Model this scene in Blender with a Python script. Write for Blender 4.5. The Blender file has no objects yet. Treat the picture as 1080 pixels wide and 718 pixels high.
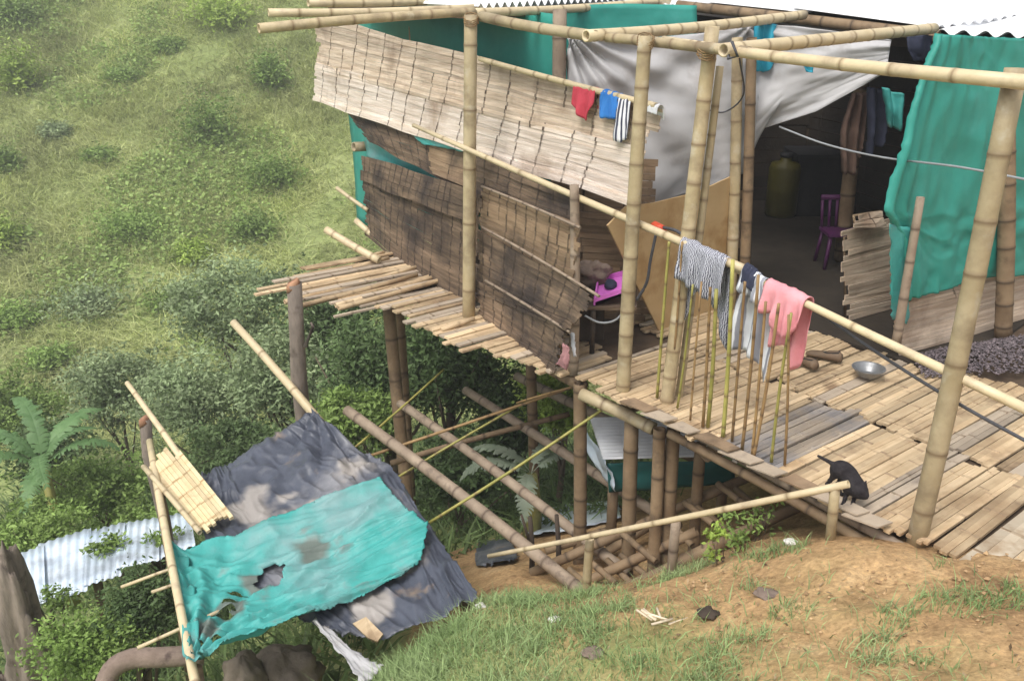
import bpy, bmesh, math, random
import numpy as np
from mathutils import Vector, noise

random.seed(11)
rng = np.random.default_rng(11)
scene = bpy.context.scene
C = scene.collection

# ------------------------------------------------------------------ camera
CAM_H = 2.5
PITCH = math.radians(22.0)
FPX = 960.0                      # focal length in photo pixels (1080 wide)
cam_d = bpy.data.cameras.new('camera')
cam_d.sensor_width = 36.0
cam_d.lens = FPX / 1080.0 * 36.0
cam_d.clip_end = 600.0
cam = bpy.data.objects.new('camera', cam_d)
C.objects.link(cam)
cam.location = (0, 0, CAM_H)
cam.rotation_euler = (math.pi / 2 - PITCH, 0, 0)
scene.camera = cam

# ------------------------------------------------------------------ light
SUN_EL, SUN_AZ = math.radians(58), math.radians(215)
world = bpy.data.worlds.new('World')
scene.world = world
world.use_nodes = True
wn = world.node_tree
bg = wn.nodes['Background']
sky = wn.nodes.new('ShaderNodeTexSky')
sky.sky_type = 'NISHITA'
sky.sun_disc = False
sky.sun_elevation = SUN_EL
sky.sun_rotation = SUN_AZ
sky.dust_density = 4.0
hsv = wn.nodes.new('ShaderNodeHueSaturation')
hsv.inputs['Saturation'].default_value = 0.28      # overcast: a whitish sky
wn.links.new(sky.outputs['Color'], hsv.inputs['Color'])
wn.links.new(hsv.outputs['Color'], bg.inputs['Color'])
bg.inputs['Strength'].default_value = 0.15
sun_d = bpy.data.lights.new('sun', 'SUN')
sun_d.energy = 1.5
sun_d.angle = math.radians(24)
sun_d.color = (1.0, 0.96, 0.9)
sun = bpy.data.objects.new('sun', sun_d)
C.objects.link(sun)
sdir = Vector((math.sin(SUN_AZ) * math.cos(SUN_EL), math.cos(SUN_AZ) * math.cos(SUN_EL), math.sin(SUN_EL)))
sun.rotation_euler = sdir.to_track_quat('Z', 'Y').to_euler()
sun.location = (0, 0, 20)

scene.render.engine = 'CYCLES'
scene.view_settings.view_transform = 'Standard'
scene.view_settings.look = 'None'
scene.view_settings.gamma = 1.0
scene.view_settings.use_curve_mapping = False
scene.view_settings.exposure = 0.62

# ------------------------------------------------------------------ survey helpers
cp, sp = math.cos(PITCH), math.sin(PITCH)
def ray(px, py):
    u = (px - 540) / FPX; v = (py - 359) / FPX
    f = cp - v * sp; dn = sp + v * cp
    return u / f, dn / f                                  # x per metre ahead, drop per metre ahead
def P(px, py, d=None, z=None):                            # point seen at a photo pixel, at distance d or at height z
    rx, rz = ray(px, py)
    if d is None: d = (CAM_H - z) / rz
    return Vector((rx * d, d, CAM_H - rz * d))
def PV(px, py, A, B, off=0.0):                            # point seen at a pixel on the vertical plane through plan points A, B
    rx, rz = ray(px, py)
    ax, ay = A; bx, by = B
    tx, ty = bx - ax, by - ay
    L = math.hypot(tx, ty); nx, ny = ty / L, -tx / L
    if nx * (-ax) + ny * (-ay) < 0: nx, ny = -nx, -ny      # normal faces the camera
    ax += nx * off; ay += ny * off
    d = (ax * nx + ay * ny) / (rx * nx + ny)
    return Vector((rx * d, d, CAM_H - rz * d))
def lerp(a, b, t): return a + (b - a) * t
def polyline(pts, t):
    n = len(pts) - 1
    f = min(max(t * n, 0), n - 1e-9); i = int(f)
    return lerp(pts[i], pts[i + 1], f - i)

# ------------------------------------------------------------------ object helpers
def root_loc(p):
    v = Vector((0, 0, 0))
    while p is not None:
        v += p.location; p = p.parent
    return v
def mesh_obj(name, V, F, m, parent=None, smooth=True, attrs=None, loc=None):
    me = bpy.data.meshes.new(name)
    base = root_loc(parent) if parent else (Vector(loc) if loc is not None else Vector((0, 0, 0)))
    if isinstance(V, np.ndarray):
        W = V - np.array(base)
        me.from_pydata(W.tolist(), [], F.tolist() if isinstance(F, np.ndarray) else F)
    else:
        me.from_pydata([tuple(Vector(v) - base) for v in V], [], F)
    if attrs:
        for k, a in attrs.items():
            at = me.attributes.new(k, 'FLOAT', 'POINT')
            at.data.foreach_set('value', np.asarray(a, dtype=np.float32))
    me.materials.append(m)
    if smooth:
        me.polygons.foreach_set('use_smooth', np.ones(len(me.polygons), dtype=bool))
    me.update()
    o = bpy.data.objects.new(name, me)
    C.objects.link(o)
    if parent: o.parent = parent
    elif loc is not None: o.location = loc
    return o
def thing(name, label, cat, loc, group=None):
    o = bpy.data.objects.new(name, None)
    o.empty_display_size = 0.1
    C.objects.link(o)
    o.location = loc
    tag(o, label, cat, group)
    return o
def tag(o, label, cat, group=None):
    o['label'] = label; o['category'] = cat
    if group: o['group'] = group
    return o
class MB:                                                 # collects shapes into one mesh
    def __init__(s): s.v = []; s.f = []; s.a = {}
    def add(s, V, F, **attrs):
        o = len(s.v); s.v += [Vector(v) for v in V]
        s.f += [tuple(i + o for i in f) for f in F]
        for k in set(s.a) | set(attrs):
            lst = s.a.setdefault(k, [0.0] * o)
            val = attrs.get(k, 0.0)
            lst += list(val) if hasattr(val, '__len__') else [val] * len(V)
    def box(s, a, b, **attrs):
        V = [(x, y, z) for x in (a[0], b[0]) for y in (a[1], b[1]) for z in (a[2], b[2])]
        s.add(V, [(0, 1, 3, 2), (4, 6, 7, 5), (0, 4, 5, 1), (2, 3, 7, 6), (0, 2, 6, 4), (1, 5, 7, 3)], **attrs)
    def slab(s, pts, n, th, **attrs):                     # polygon with thickness
        n = Vector(n).normalized(); k = len(pts)
        V = [Vector(p) for p in pts] + [Vector(p) - n * th for p in pts]
        F = [tuple(range(k)), tuple(range(2 * k - 1, k - 1, -1))] + [(i, i + k, (i + 1) % k + k, (i + 1) % k) for i in range(k)]
        s.add(V, F, **attrs)
    def obj(s, name, m, parent=None, smooth=False, loc=None):
        return mesh_obj(name, s.v, s.f, m, parent, smooth, s.a or None, loc)

def frame(d):
    d = d.normalized()
    up = Vector((0, 0, 1)) if abs(d.z) < 0.9 else Vector((1, 0, 0))
    x = d.cross(up).normalized()
    return x, x.cross(d).normalized()
def tube_data(pts, radii, sides=10, hollow=False, node=None):
    V, F, A = [], [], []
    n = len(pts)
    prev = None
    for i in range(n):
        d = pts[min(i + 1, n - 1)] - pts[max(i - 1, 0)]
        if d.length < 1e-9: d = Vector((0, 0, 1))
        x, y = frame(d)
        for k in range(sides):
            a = 2 * math.pi * k / sides
            V.append(pts[i] + (x * math.cos(a) + y * math.sin(a)) * radii[i])
            A.append(node[i] if node else 0.0)
    for i in range(n - 1):
        for k in range(sides):
            k2 = (k + 1) % sides
            F.append((i * sides + k, i * sides + k2, (i + 1) * sides + k2, (i + 1) * sides + k))
    for end, i in ((0, 0), (1, n - 1)):
        d = (pts[1] - pts[0]) if end == 0 else (pts[-2] - pts[-1])
        d = d.normalized()
        ring = [i * sides + k for k in range(sides)]
        if hollow:
            b = len(V)
            for depth in (0.0, 0.05):
                for k in range(sides):
                    V.append(pts[i] + (V[ring[k]] - pts[i]) * 0.74 + d * depth); A.append(0.0)
            for k in range(sides):
                k2 = (k + 1) % sides
                q1 = (ring[k], b + k, b + k2, ring[k2]); q2 = (b + k, b + sides + k, b + sides + k2, b + k2)
                F.append(q1 if end == 0 else q1[::-1]); F.append(q2 if end == 0 else q2[::-1])
            ring = [b + sides + k for k in range(sides)]
        F.append(tuple(ring[::-1]) if end == 0 else tuple(ring))
    return V, F, A
def bamboo(name, a, b, r0, r1, m, parent=None, gap=0.24, bend=0.012, sides=12, hollow=True, ring=1.06, loc=None):
    a = Vector(a); b = Vector(b)
    L = (b - a).length
    x, y = frame(b - a)
    ph = random.uniform(0, 6.28)
    bx = x * math.cos(ph) + y * math.sin(ph)
    marks = [(0.0, 0)]
    s = random.uniform(0.3, 0.9) * gap
    while s < L - 0.03:
        marks += [(s - 0.02, 0), (s - 0.006, 0.6), (s, 1), (s + 0.008, 0.5), (s + 0.024, 0)]
        s += gap * random.uniform(.68, 1.32)
    marks.append((L, 0))
    marks = sorted(q for q in marks if 0 <= q[0] <= L)
    pts, rad, nd = [], [], []
    for s, k in marks:
        t = s / L
        pts.append(a + (b - a) * t + bx * math.sin(math.pi * t) * bend * L + y * math.sin(2.7 * t + ph) * bend * 0.4 * L)
        r = lerp(r0, r1, t)
        rad.append(r * (1 + (ring - 1) * k)); nd.append(k)
    V, F, A = tube_data(pts, rad, sides, hollow, nd)
    return mesh_obj(name, V, F, m, parent, True, {'node': A, 'tone': [0.0] * len(A)}, loc)
def rod(name, pts, r, m, parent=None, sides=6, loc=None, r1=None):
    pts = [Vector(p) for p in pts]
    n = len(pts)
    V, F, A = tube_data(pts, [lerp(r, r if r1 is None else r1, i / (n - 1)) for i in range(n)], sides)
    return mesh_obj(name, V, F, m, parent, True, None, loc)
def curve_pts(ctrl, n=24):                                # Catmull-Rom through control points
    c = [Vector(p) for p in ctrl]; c = [c[0] * 2 - c[1]] + c + [c[-1] * 2 - c[-2]]
    out = []
    segs = len(c) - 3
    for i in range(n + 1):
        f = min(i / n * segs, segs - 1e-6); k = int(f); t = f - k
        p0, p1, p2, p3 = c[k:k + 4]
        out.append(0.5 * ((2 * p1) + (p2 - p0) * t + (2 * p0 - 5 * p1 + 4 * p2 - p3) * t * t + (3 * p1 - p0 - 3 * p2 + p3) * t ** 3))
    return out

# ------------------------------------------------------------------ materials
def material(name, c1, c2, scale=6.0, rough=0.75, stretch=(1, 1, 1), node_col=None, tone_amt=1.0, bump=0.15,
             bump_scale=None, spot=None, spot_scale=3.0, spot_lo=0.55, spot_hi=0.7, rand=0.25, metallic=0.0, trans=0.0, detail=6, spec=0.4, grain_rot=None, spot2=None):
    m = bpy.data.materials.new(name); m.use_nodes = True
    nt = m.node_tree; N = nt.nodes; Lk = nt.links
    b = N['Principled BSDF']
    b.inputs['Roughness'].default_value = rough
    b.inputs['Metallic'].default_value = metallic
    b.inputs['Specular IOR Level'].default_value = spec
    tc = N.new('ShaderNodeTexCoord'); mp = N.new('ShaderNodeMapping')
    if grain_rot is None: mp.inputs['Scale'].default_value = stretch
    else:
        mp.vector_type = 'TEXTURE'; mp.inputs['Rotation'].default_value = (0, 0, grain_rot)
        mp.inputs['Scale'].default_value = tuple(1 / q for q in stretch)
    Lk.new(tc.outputs['Object'], mp.inputs['Vector'])
    def nz(s, d=detail, flat=False):
        n = N.new('ShaderNodeTexNoise'); n.inputs['Scale'].default_value = s; n.inputs['Detail'].default_value = d
        n.inputs['Roughness'].default_value = 0.62
        Lk.new(tc.outputs['Object'] if flat else mp.outputs['Vector'], n.inputs['Vector']); return n
    def mix(f, a, bb, mode='MIX'):
        x = N.new('ShaderNodeMix'); x.data_type = 'RGBA'; x.blend_type = mode; x.clamp_factor = True
        for sock, val in ((x.inputs[0], f), (x.inputs[6], a), (x.inputs[7], bb)):
            if hasattr(val, 'is_linked') or hasattr(val, 'links'): Lk.new(val, sock)
            else: sock.default_value = val if not isinstance(val, tuple) else (*val, 1.0)
        return x.outputs[2]
    n1 = nz(scale)
    r = N.new('ShaderNodeMapRange'); r.inputs['From Min'].default_value = 0.32; r.inputs['From Max'].default_value = 0.68
    Lk.new(n1.outputs['Fac'], r.inputs['Value'])
    col = mix(r.outputs['Result'], c1, c2)
    if spot is not None:
        n2 = nz(spot_scale, 8, True)
        r2 = N.new('ShaderNodeMapRange'); r2.inputs['From Min'].default_value = spot_lo; r2.inputs['From Max'].default_value = spot_hi
        Lk.new(n2.outputs['Fac'], r2.inputs['Value'])
        col = mix(r2.outputs['Result'], col, spot)
    if spot2 is not None:
        c3, sc3, lo3, hi3 = spot2
        n4 = nz(sc3, 8, True)
        r4 = N.new('ShaderNodeMapRange'); r4.inputs['From Min'].default_value = lo3; r4.inputs['From Max'].default_value = hi3
        Lk.new(n4.outputs['Fac'], r4.inputs['Value'])
        col = mix(r4.outputs['Result'], col, c3)
    if node_col is not None:
        at = N.new('ShaderNodeAttribute'); at.attribute_name = 'node'
        col = mix(at.outputs['Fac'], col, node_col)
    # brightness: piece by piece ('tone') and thing by thing
    at = N.new('ShaderNodeAttribute'); at.attribute_name = 'tone'
    oi = N.new('ShaderNodeObjectInfo')
    ma = N.new('ShaderNodeMath'); ma.operation = 'MULTIPLY_ADD'; ma.inputs[1].default_value = rand; ma.inputs[2].default_value = 1 - rand / 2
    Lk.new(oi.outputs['Random'], ma.inputs[0])
    mb = N.new('ShaderNodeMath'); mb.operation = 'MULTIPLY_ADD'; mb.inputs[1].default_value = tone_amt; mb.inputs[2].default_value = 1.0
    Lk.new(at.outputs['Fac'], mb.inputs[0])
    mc = N.new('ShaderNodeMath'); mc.operation = 'MULTIPLY'
    Lk.new(ma.outputs[0], mc.inputs[0]); Lk.new(mb.outputs[0], mc.inputs[1])
    vm = N.new('ShaderNodeVectorMath'); vm.operation = 'SCALE'
    Lk.new(col, vm.inputs[0]); Lk.new(mc.outputs[0], vm.inputs['Scale'])
    Lk.new(vm.outputs[0], b.inputs['Base Color'])
    if bump > 0:
        n3 = nz(bump_scale or scale * 4, 5)
        bp = N.new('ShaderNodeBump'); bp.inputs['Strength'].default_value = bump; bp.inputs['Distance'].default_value = 0.02
        Lk.new(n3.outputs['Fac'], bp.inputs['Height']); Lk.new(bp.outputs['Normal'], b.inputs['Normal'])
    if trans > 0:                                         # thin leaves and plastic let light through
        tr = N.new('ShaderNodeBsdfTranslucent'); Lk.new(vm.outputs[0], tr.inputs['Color'])
        ms = N.new('ShaderNodeMixShader'); ms.inputs[0].default_value = trans
        Lk.new(b.outputs[0], ms.inputs[1]); Lk.new(tr.outputs[0], ms.inputs[2])
        Lk.new(ms.outputs[0], N['Material Output'].inputs['Surface'])
    m['_col'] = 1
    return m
M = {}
M['pole'] = material('bamboo_tan', (.36, .285, .16), (.48, .395, .25), 5, .55, node_col=(.20, .14, .08), spot=(.235, .18, .11), spot_scale=4.5, spot_lo=.47, spot_hi=.68, bump=.12, rand=.35, spot2=((.50, .45, .34), 6, .58, .75))
M['pole_pale'] = material('bamboo_pale', (.52, .42, .255), (.63, .53, .35), 5, .45, node_col=(.25, .18, .10), bump=.1, rand=.25, spot=(.34, .26, .165), spot_scale=5, spot_lo=.5, spot_hi=.72)
M['pole_brown'] = material('bamboo_weathered', (.15, .098, .055), (.26, .185, .11), 5, .75, node_col=(.06, .04, .025), bump=.1, spot=(.06, .042, .028), spot_scale=6, spot_lo=.55, spot_hi=.75)
M['pole_grey'] = material('bamboo_grey_brown', (.20, .15, .11), (.33, .26, .19), 6, .75, node_col=(.10, .07, .05), bump=.1, spot=(.11, .08, .06), spot_scale=8, spot_lo=.55, spot_hi=.72)
M['cane'] = material('green_cane', (.22, .22, .05), (.38, .34, .10), 8, .5, node_col=(.16, .11, .05), bump=.03, rand=.5)
M['cane_brown'] = material('brown_cane', (.20, .12, .055), (.32, .21, .09), 8, .6, node_col=(.10, .06, .03), bump=.03, rand=.3)
M['mat_light'] = material('split_bamboo_light', (.48, .365, .265), (.72, .60, .48), 4.0, .7, stretch=(.7, .7, 9), node_col=(.07, .045, .03), spot=(.25, .17, .115), spot_scale=1.6, spot_lo=.54, spot_hi=.74, bump=.35, bump_scale=9)
M['mat_white'] = material('split_bamboo_bleached', (.54, .44, .35), (.79, .70, .62), 4.0, .7, stretch=(.7, .7, 9), node_col=(.08, .055, .04), spot=(.34, .25, .18), spot_scale=1.3, spot_lo=.54, spot_hi=.72, bump=.35, bump_scale=9)
M['mat_dark'] = material('split_bamboo_sooty', (.078, .053, .034), (.215, .150, .098), 4, .85, stretch=(.8, .8, 9), node_col=(.03, .02, .014), spot=(.042, .031, .026), spot_scale=2.2, spot_lo=.44, spot_hi=.64, bump=.3, bump_scale=18)
M['mat_mid'] = material('split_bamboo_brown', (.19, .125, .073), (.32, .225, .14), 4, .8, stretch=(.8, .8, 9), node_col=(.045, .03, .018), spot=(.10, .07, .045), spot_scale=3.0, spot_lo=.5, spot_hi=.7, bump=.25, bump_scale=18)
M['deck'] = material('deck_bamboo', (.45, .325, .19), (.59, .455, .29), 3.0, .7, node_col=(.33, .235, .145), spot=(.30, .195, .105), spot_scale=1.5, spot_lo=.5, spot_hi=.7, bump=.3, bump_scale=8, rand=.3, stretch=(.8, 11, 4), grain_rot=math.radians(37.7), spot2=((.22, .145, .085), 3.2, .55, .70))
M['deck_pale'] = material('deck_bamboo_pale', (.60, .49, .35), (.70, .60, .46), 4, .6, node_col=(.3, .2, .11), spot=(.38, .26, .15), spot_scale=3, bump=.15, rand=.3)
M['worn'] = material('muddy_mat', (.30, .245, .19), (.42, .345, .26), 5, .8, stretch=(.8, 11, 4), grain_rot=math.radians(37.7), spot=(.23, .215, .21), spot_scale=3, spot_lo=.45, spot_hi=.62, bump=.4)
M['plank'] = material('fresh_split_bamboo', (.58, .45, .25), (.68, .56, .35), 5, .6, node_col=(.38, .26, .13), spot=(.42, .29, .15), spot_scale=4, bump=.15, rand=.1)
M['deck_grey'] = material('deck_bamboo_grey', (.33, .265, .20), (.44, .36, .27), 4, .75, node_col=(.2, .15, .10), spot=(.21, .17, .14), spot_scale=4, bump=.2, rand=.2)
M['under'] = material('added_dark_sheet', (.07, .045, .028), (.12, .08, .05), 6, .9)  # for added dark sheets that make board gaps and the room look shaded
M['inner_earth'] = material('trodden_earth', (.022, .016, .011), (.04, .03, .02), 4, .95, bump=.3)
M['soot'] = material('dark_wood', (.035, .025, .018), (.075, .055, .04), 5, .9, bump=.3)
M['stump'] = material('rough_bark', (.14, .115, .095), (.27, .22, .18), 9, .9, stretch=(1, 1, .35), bump=.8, bump_scale=18, spot=(.08, .06, .045), spot_scale=6)
M['redcut'] = material('red_cut_wood', (.28, .13, .075), (.40, .22, .13), 14, .8, bump=.3)
M['bark'] = material('tree_bark', (.10, .075, .05), (.18, .14, .10), 10, .9, bump=.5)
M['panel'] = material('plywood_panel', (.46, .31, .15), (.56, .40, .21), 1.5, .7, stretch=(1, 1, 3), spot=(.33, .19, .07), spot_scale=2, bump=.04, rand=.05)
M['tarp_green'] = material('green_tarp', (.032, .29, .235), (.048, .36, .295), 3, .5, spot=(.07, .39, .34), spot_scale=1.6, bump=.12, bump_scale=9, rand=.1, trans=.15)
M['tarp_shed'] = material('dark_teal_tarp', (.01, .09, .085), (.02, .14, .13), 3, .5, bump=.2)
M['tarp_grey'] = material('grey_tarp', (.40, .395, .40), (.49, .48, .48), 2.5, .55, spot=(.33, .31, .30), spot_scale=3, bump=.1, bump_scale=10, rand=.05, trans=.1)
M['tarp_black'] = material('black_tarp', (.040, .046, .064), (.08, .09, .118), 4, .42, spot=(.22, .22, .235), spot_scale=1.3, spot_lo=.52, spot_hi=.70, spot2=((.24, .18, .13), 1.9, .60, .70), bump=.3, bump_scale=14, rand=.05, node_col=(.30, .275, .255))
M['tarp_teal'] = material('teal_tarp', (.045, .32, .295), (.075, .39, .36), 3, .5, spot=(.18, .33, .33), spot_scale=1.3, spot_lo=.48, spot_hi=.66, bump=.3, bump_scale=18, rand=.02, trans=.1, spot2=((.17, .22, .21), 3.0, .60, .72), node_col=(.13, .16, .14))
M['metal'] = material('zinc_roof', (.74, .75, .77), (.85, .86, .87), 4, .42, metallic=.1, bump=.05, spot=(.5, .47, .44), spot_scale=3, spot_lo=.62, spot_hi=.8, rand=.1)
M['metal_far'] = material('zinc_sheet_bluish', (.48, .58, .70), (.66, .73, .80), 4, .4, metallic=.1, bump=.2, bump_scale=6, spot=(.26, .29, .33), spot_scale=1.6, spot_lo=.5, spot_hi=.68, rand=.2)
M['roof_under'] = material('roof_fascia', (.24, .21, .20), (.33, .30, .28), 4, .8)
M['rope'] = material('cord', (.05, .05, .055), (.09, .09, .10), 8, .6)
M['wire'] = material('grey_wire', (.30, .32, .33), (.36, .38, .40), 8, .5)
M['redtape'] = material('red_tape', (.60, .06, .025), (.66, .10, .04), 8, .5)
M['cat'] = material('cat_fur', (.012, .010, .012), (.03, .026, .028), 30, .8, bump=.4, bump_scale=60, spec=.2)
M['bowl'] = material('metal_bowl', (.16, .165, .17), (.26, .265, .27), 8, .4, metallic=.5, bump=.03)
M['shoe'] = material('shoe_leather', (.11, .075, .045), (.18, .12, .075), 10, .7)
M['pink'] = material('pink_cotton', (.68, .25, .28), (.78, .35, .38), 6, .85, bump=.2, bump_scale=60, rand=.05)
M['faded'] = material('faded_pink', (.30, .14, .15), (.40, .21, .21), 9, .9)
M['red'] = material('red_cotton', (.44, .035, .06), (.55, .06, .09), 6, .85, bump=.2, bump_scale=60, rand=.05)
M['blue'] = material('blue_cotton', (.02, .15, .50), (.04, .22, .62), 6, .85, bump=.2, bump_scale=60, rand=.05)
M['white'] = material('white_cotton', (.66, .67, .70), (.76, .77, .79), 6, .85, bump=.2, bump_scale=60, rand=.05)
M['cloth_teal'] = material('blue_plastic', (.015, .28, .42), (.03, .36, .50), 6, .6, rand=.05)
M['navy'] = material('navy_cloth', (.018, .022, .045), (.035, .04, .07), 6, .9)
M['brown_cloth'] = material('brown_cloth', (.10, .06, .045), (.16, .10, .075), 6, .9)
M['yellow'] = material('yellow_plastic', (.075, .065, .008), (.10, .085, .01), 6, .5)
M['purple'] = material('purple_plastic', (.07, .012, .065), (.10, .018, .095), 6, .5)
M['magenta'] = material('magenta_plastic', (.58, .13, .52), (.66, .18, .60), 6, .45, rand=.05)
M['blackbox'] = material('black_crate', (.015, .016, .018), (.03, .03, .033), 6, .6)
M['sack'] = material('grey_brown_sack', (.15, .11, .085), (.25, .19, .155), 9, .9, bump=.4, spot=(.1, .07, .06), spot_scale=12)
M['rock'] = material('grey_rock', (.13, .105, .08), (.20, .165, .13), 5, .9, bump=.6, spot=(.13, .11, .09), spot_scale=4)
M['gravel'] = material('dark_grains', (.05, .04, .045), (.13, .105, .11), 30, .8, tone_amt=1.0)
M['pebble'] = material('pale_litter', (.62, .60, .56), (.72, .70, .66), 10, .7)
M['leaf_banana'] = material('banana_leaf', (.09, .18, .06), (.15, .26, .10), 5, .55, trans=.25, rand=.3, bump=.1)
M['leaf_dry'] = material('grey_green_leaf', (.22, .28, .20), (.32, .37, .28), 5, .6, trans=.2)
def leafmat(name, c1, c2): 
    return material(name, c1, c2, 1.2, .6, tone_amt=1.0, bump=0, trans=.25, rand=.25, spec=.3)
M['leaf_dark'] = leafmat('dark_foliage', (.075, .125, .045), (.13, .19, .07))
M['leaf_mid'] = leafmat('mid_foliage', (.18, .28, .065), (.26, .36, .105))
M['leaf_grey'] = leafmat('grey_green_foliage', (.21, .285, .14), (.30, .365, .19))
M['leaf_bright'] = leafmat('yellow_green_foliage', (.25, .36, .06), (.36, .46, .11))
M['leaf_hill'] = leafmat('hillside_weed_leaves', (.25, .36, .10), (.33, .43, .14))
M['hillgrass'] = leafmat('hillside_grass_blades', (.46, .52, .20), (.58, .61, .28))
M['grass'] = leafmat('bank_grass_blades', (.19, .28, .105), (.31, .39, .18))
M['under_grass'] = leafmat('undergrowth_blades', (.11, .18, .06), (.18, .25, .09))

# zebra and banded prints on cloth
def print_mat(name, ca, cb, scale, distort, direction):
    m = bpy.data.materials.new(name); m.use_nodes = True
    N = m.node_tree.nodes; Lk = m.node_tree.links
    b = N['Principled BSDF']; b.inputs['Roughness'].default_value = .85
    uv = N.new('ShaderNodeAttribute'); uv.attribute_name = 'uvc'
    w = N.new('ShaderNodeTexWave'); w.inputs['Scale'].default_value = scale; w.inputs['Distortion'].default_value = distort
    w.inputs['Detail'].default_value = 2; w.inputs['Detail Scale'].default_value = 1.5; w.bands_direction = direction
    Lk.new(uv.outputs['Vector'], w.inputs['Vector'])
    r = N.new('ShaderNodeValToRGB'); r.color_ramp.elements[0].position = .42; r.color_ramp.elements[1].position = .56
    r.color_ramp.elements[0].color = (*ca, 1); r.color_ramp.elements[1].color = (*cb, 1)
    Lk.new(w.outputs['Fac'], r.inputs['Fac']); Lk.new(r.outputs['Color'], b.inputs['Base Color'])
    return m
M['zebra'] = print_mat('zebra_print', (.06, .06, .085), (.46, .47, .52), 5.5, 5.0, 'X')
M['banded'] = print_mat('banded_print', (.26, .27, .31), (.70, .72, .75), 1.5, .5, 'X')
M['stripe'] = print_mat('striped_print', (.05, .055, .09), (.74, .75, .78), 1.6, .2, 'X')

# ------------------------------------------------------------------ ground
ctrl = np.array([
 (0,0,.9),(-2,0,.1),(2,0,1.2),(4,0,1.4),(4.2,3,.3),(3,3.15,.12),(1.95,3.55,.02),(2.6,3.3,.07),(1.46,2.56,.17),(.4,3.0,-.25),(1.15,3.7,-.25),
 (1.62,3.78,-.06),(2.2,4.3,-.30),(3,4.0,-.2),(2.5,5.5,-.8),(3.8,6.5,-.8),(1.0,4.45,-.76),(1.32,4.3,-.5),(.44,4.58,-1.08),(.75,5.2,-1.42),
 (.3,5.6,-1.5),(1.5,5.5,-1.15),(1.2,6.8,-1.8),(2,7,-1.7),(-.2,4.2,-.78),(-.05,5.2,-1.35),(0,6,-1.8),(-.65,3.5,-.72),(-.3,3.0,-.45),
 (-1.15,3.7,-1.5),(-.8,4.4,-1.55),(-1.5,4.8,-2.1),(-2.2,3.4,-1.9),(-3,4,-2.5),(-1.3,2.8,-.95),(-3,6,-3.2),(-5,5,-4),(-1,7,-2.7),(-2,9,-3.9),
 (0,8,-2.8),(1.5,9,-2.7),(4,9,-1.6),(-6,10,-5),(0,13,-5),(5,14,-4.2),(-10,14,-6.5),(0,17,-5.8),(-15,22,-4.85),(-5,22,-4.85),(5,22,-4.8),(12,22,-4.6),
 (-15,36,1.6),(-5,36,1.6),(5,36,1.6),(15,36,2),(-15,55,12),(0,55,12),(20,55,12),(-40,22,-4),(-40,36,2.5),(-40,55,13),(40,22,-2),(40,36,4),(40,55,14),
 (0,95,32),(-60,95,32),(60,95,32),(-40,8,-6),(-20,4,-5),(-12,0,-2.8),(30,0,3),(30,8,2),(-12,-6,-1),(0,-6,2),(30,-6,5),(10,8,-.2),(8,2,1.2)], dtype=float)
def _rbf():
    X = ctrl[:, :2]; n = len(X)
    K = np.linalg.norm(X[:, None] - X[None], axis=2)
    Pm = np.c_[np.ones(n), X]
    A = np.block([[K - 0.0 * np.eye(n), Pm], [Pm.T, np.zeros((3, 3))]])
    return np.linalg.solve(A, np.r_[ctrl[:, 2], np.zeros(3)])
W_RBF = _rbf()
def gz(x, y):
    q = np.stack([np.ravel(x), np.ravel(y)], 1).astype(float)
    out = np.empty(len(q))
    for i in range(0, len(q), 20000):
        c = q[i:i + 20000]
        K = np.sqrt(((c[:, None] - ctrl[None, :, :2]) ** 2).sum(2) + 0.02)
        out[i:i + 20000] = K @ W_RBF[:-3] + np.c_[np.ones(len(c)), c] @ W_RBF[-3:]
    return out.reshape(np.shape(x))
def g1(x, y): return float(gz(np.array([x]), np.array([y]))[0])
def axis(lo, a, b, hi, fine, grow):
    s = list(np.arange(a, b, fine))
    st, q = fine, b
    while q < hi: s.append(q); st = min(st * grow, 1.2); q += st
    s.append(hi)
    st, q, left = fine, a, []
    while q > lo: st = min(st * grow, 1.2); q -= st; left.append(max(q, lo))
    return np.array(left[::-1] + s)
xs = axis(-60, -1.4, 3.4, 60, .03, 1.12); ys = axis(-6, 2.3, 5.4, 95, .03, 1.10)
GX, GY = np.meshgrid(xs, ys)
GZ = gz(GX, GY)
def fbm(x, y, s, seed):
    return np.array([noise.fractal(Vector((a * s, b * s, seed)), 1.0, 2.0, 4) for a, b in zip(np.ravel(x), np.ravel(y))]).reshape(np.shape(x))
near = np.clip(1.5 - np.hypot(GX - 1, GY - 3.8) / 5, 0.0, 1.0)
GZ = GZ + near * 0.035 * fbm(GX, GY, 3.0, 3.3) + near * 0.012 * fbm(GX, GY, 13.0, 7.1) + (1 - near) * 0.25 * fbm(GX, GY, .5, 1.7)
vegn = fbm(GX, GY, 1.7, 9.9)
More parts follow.
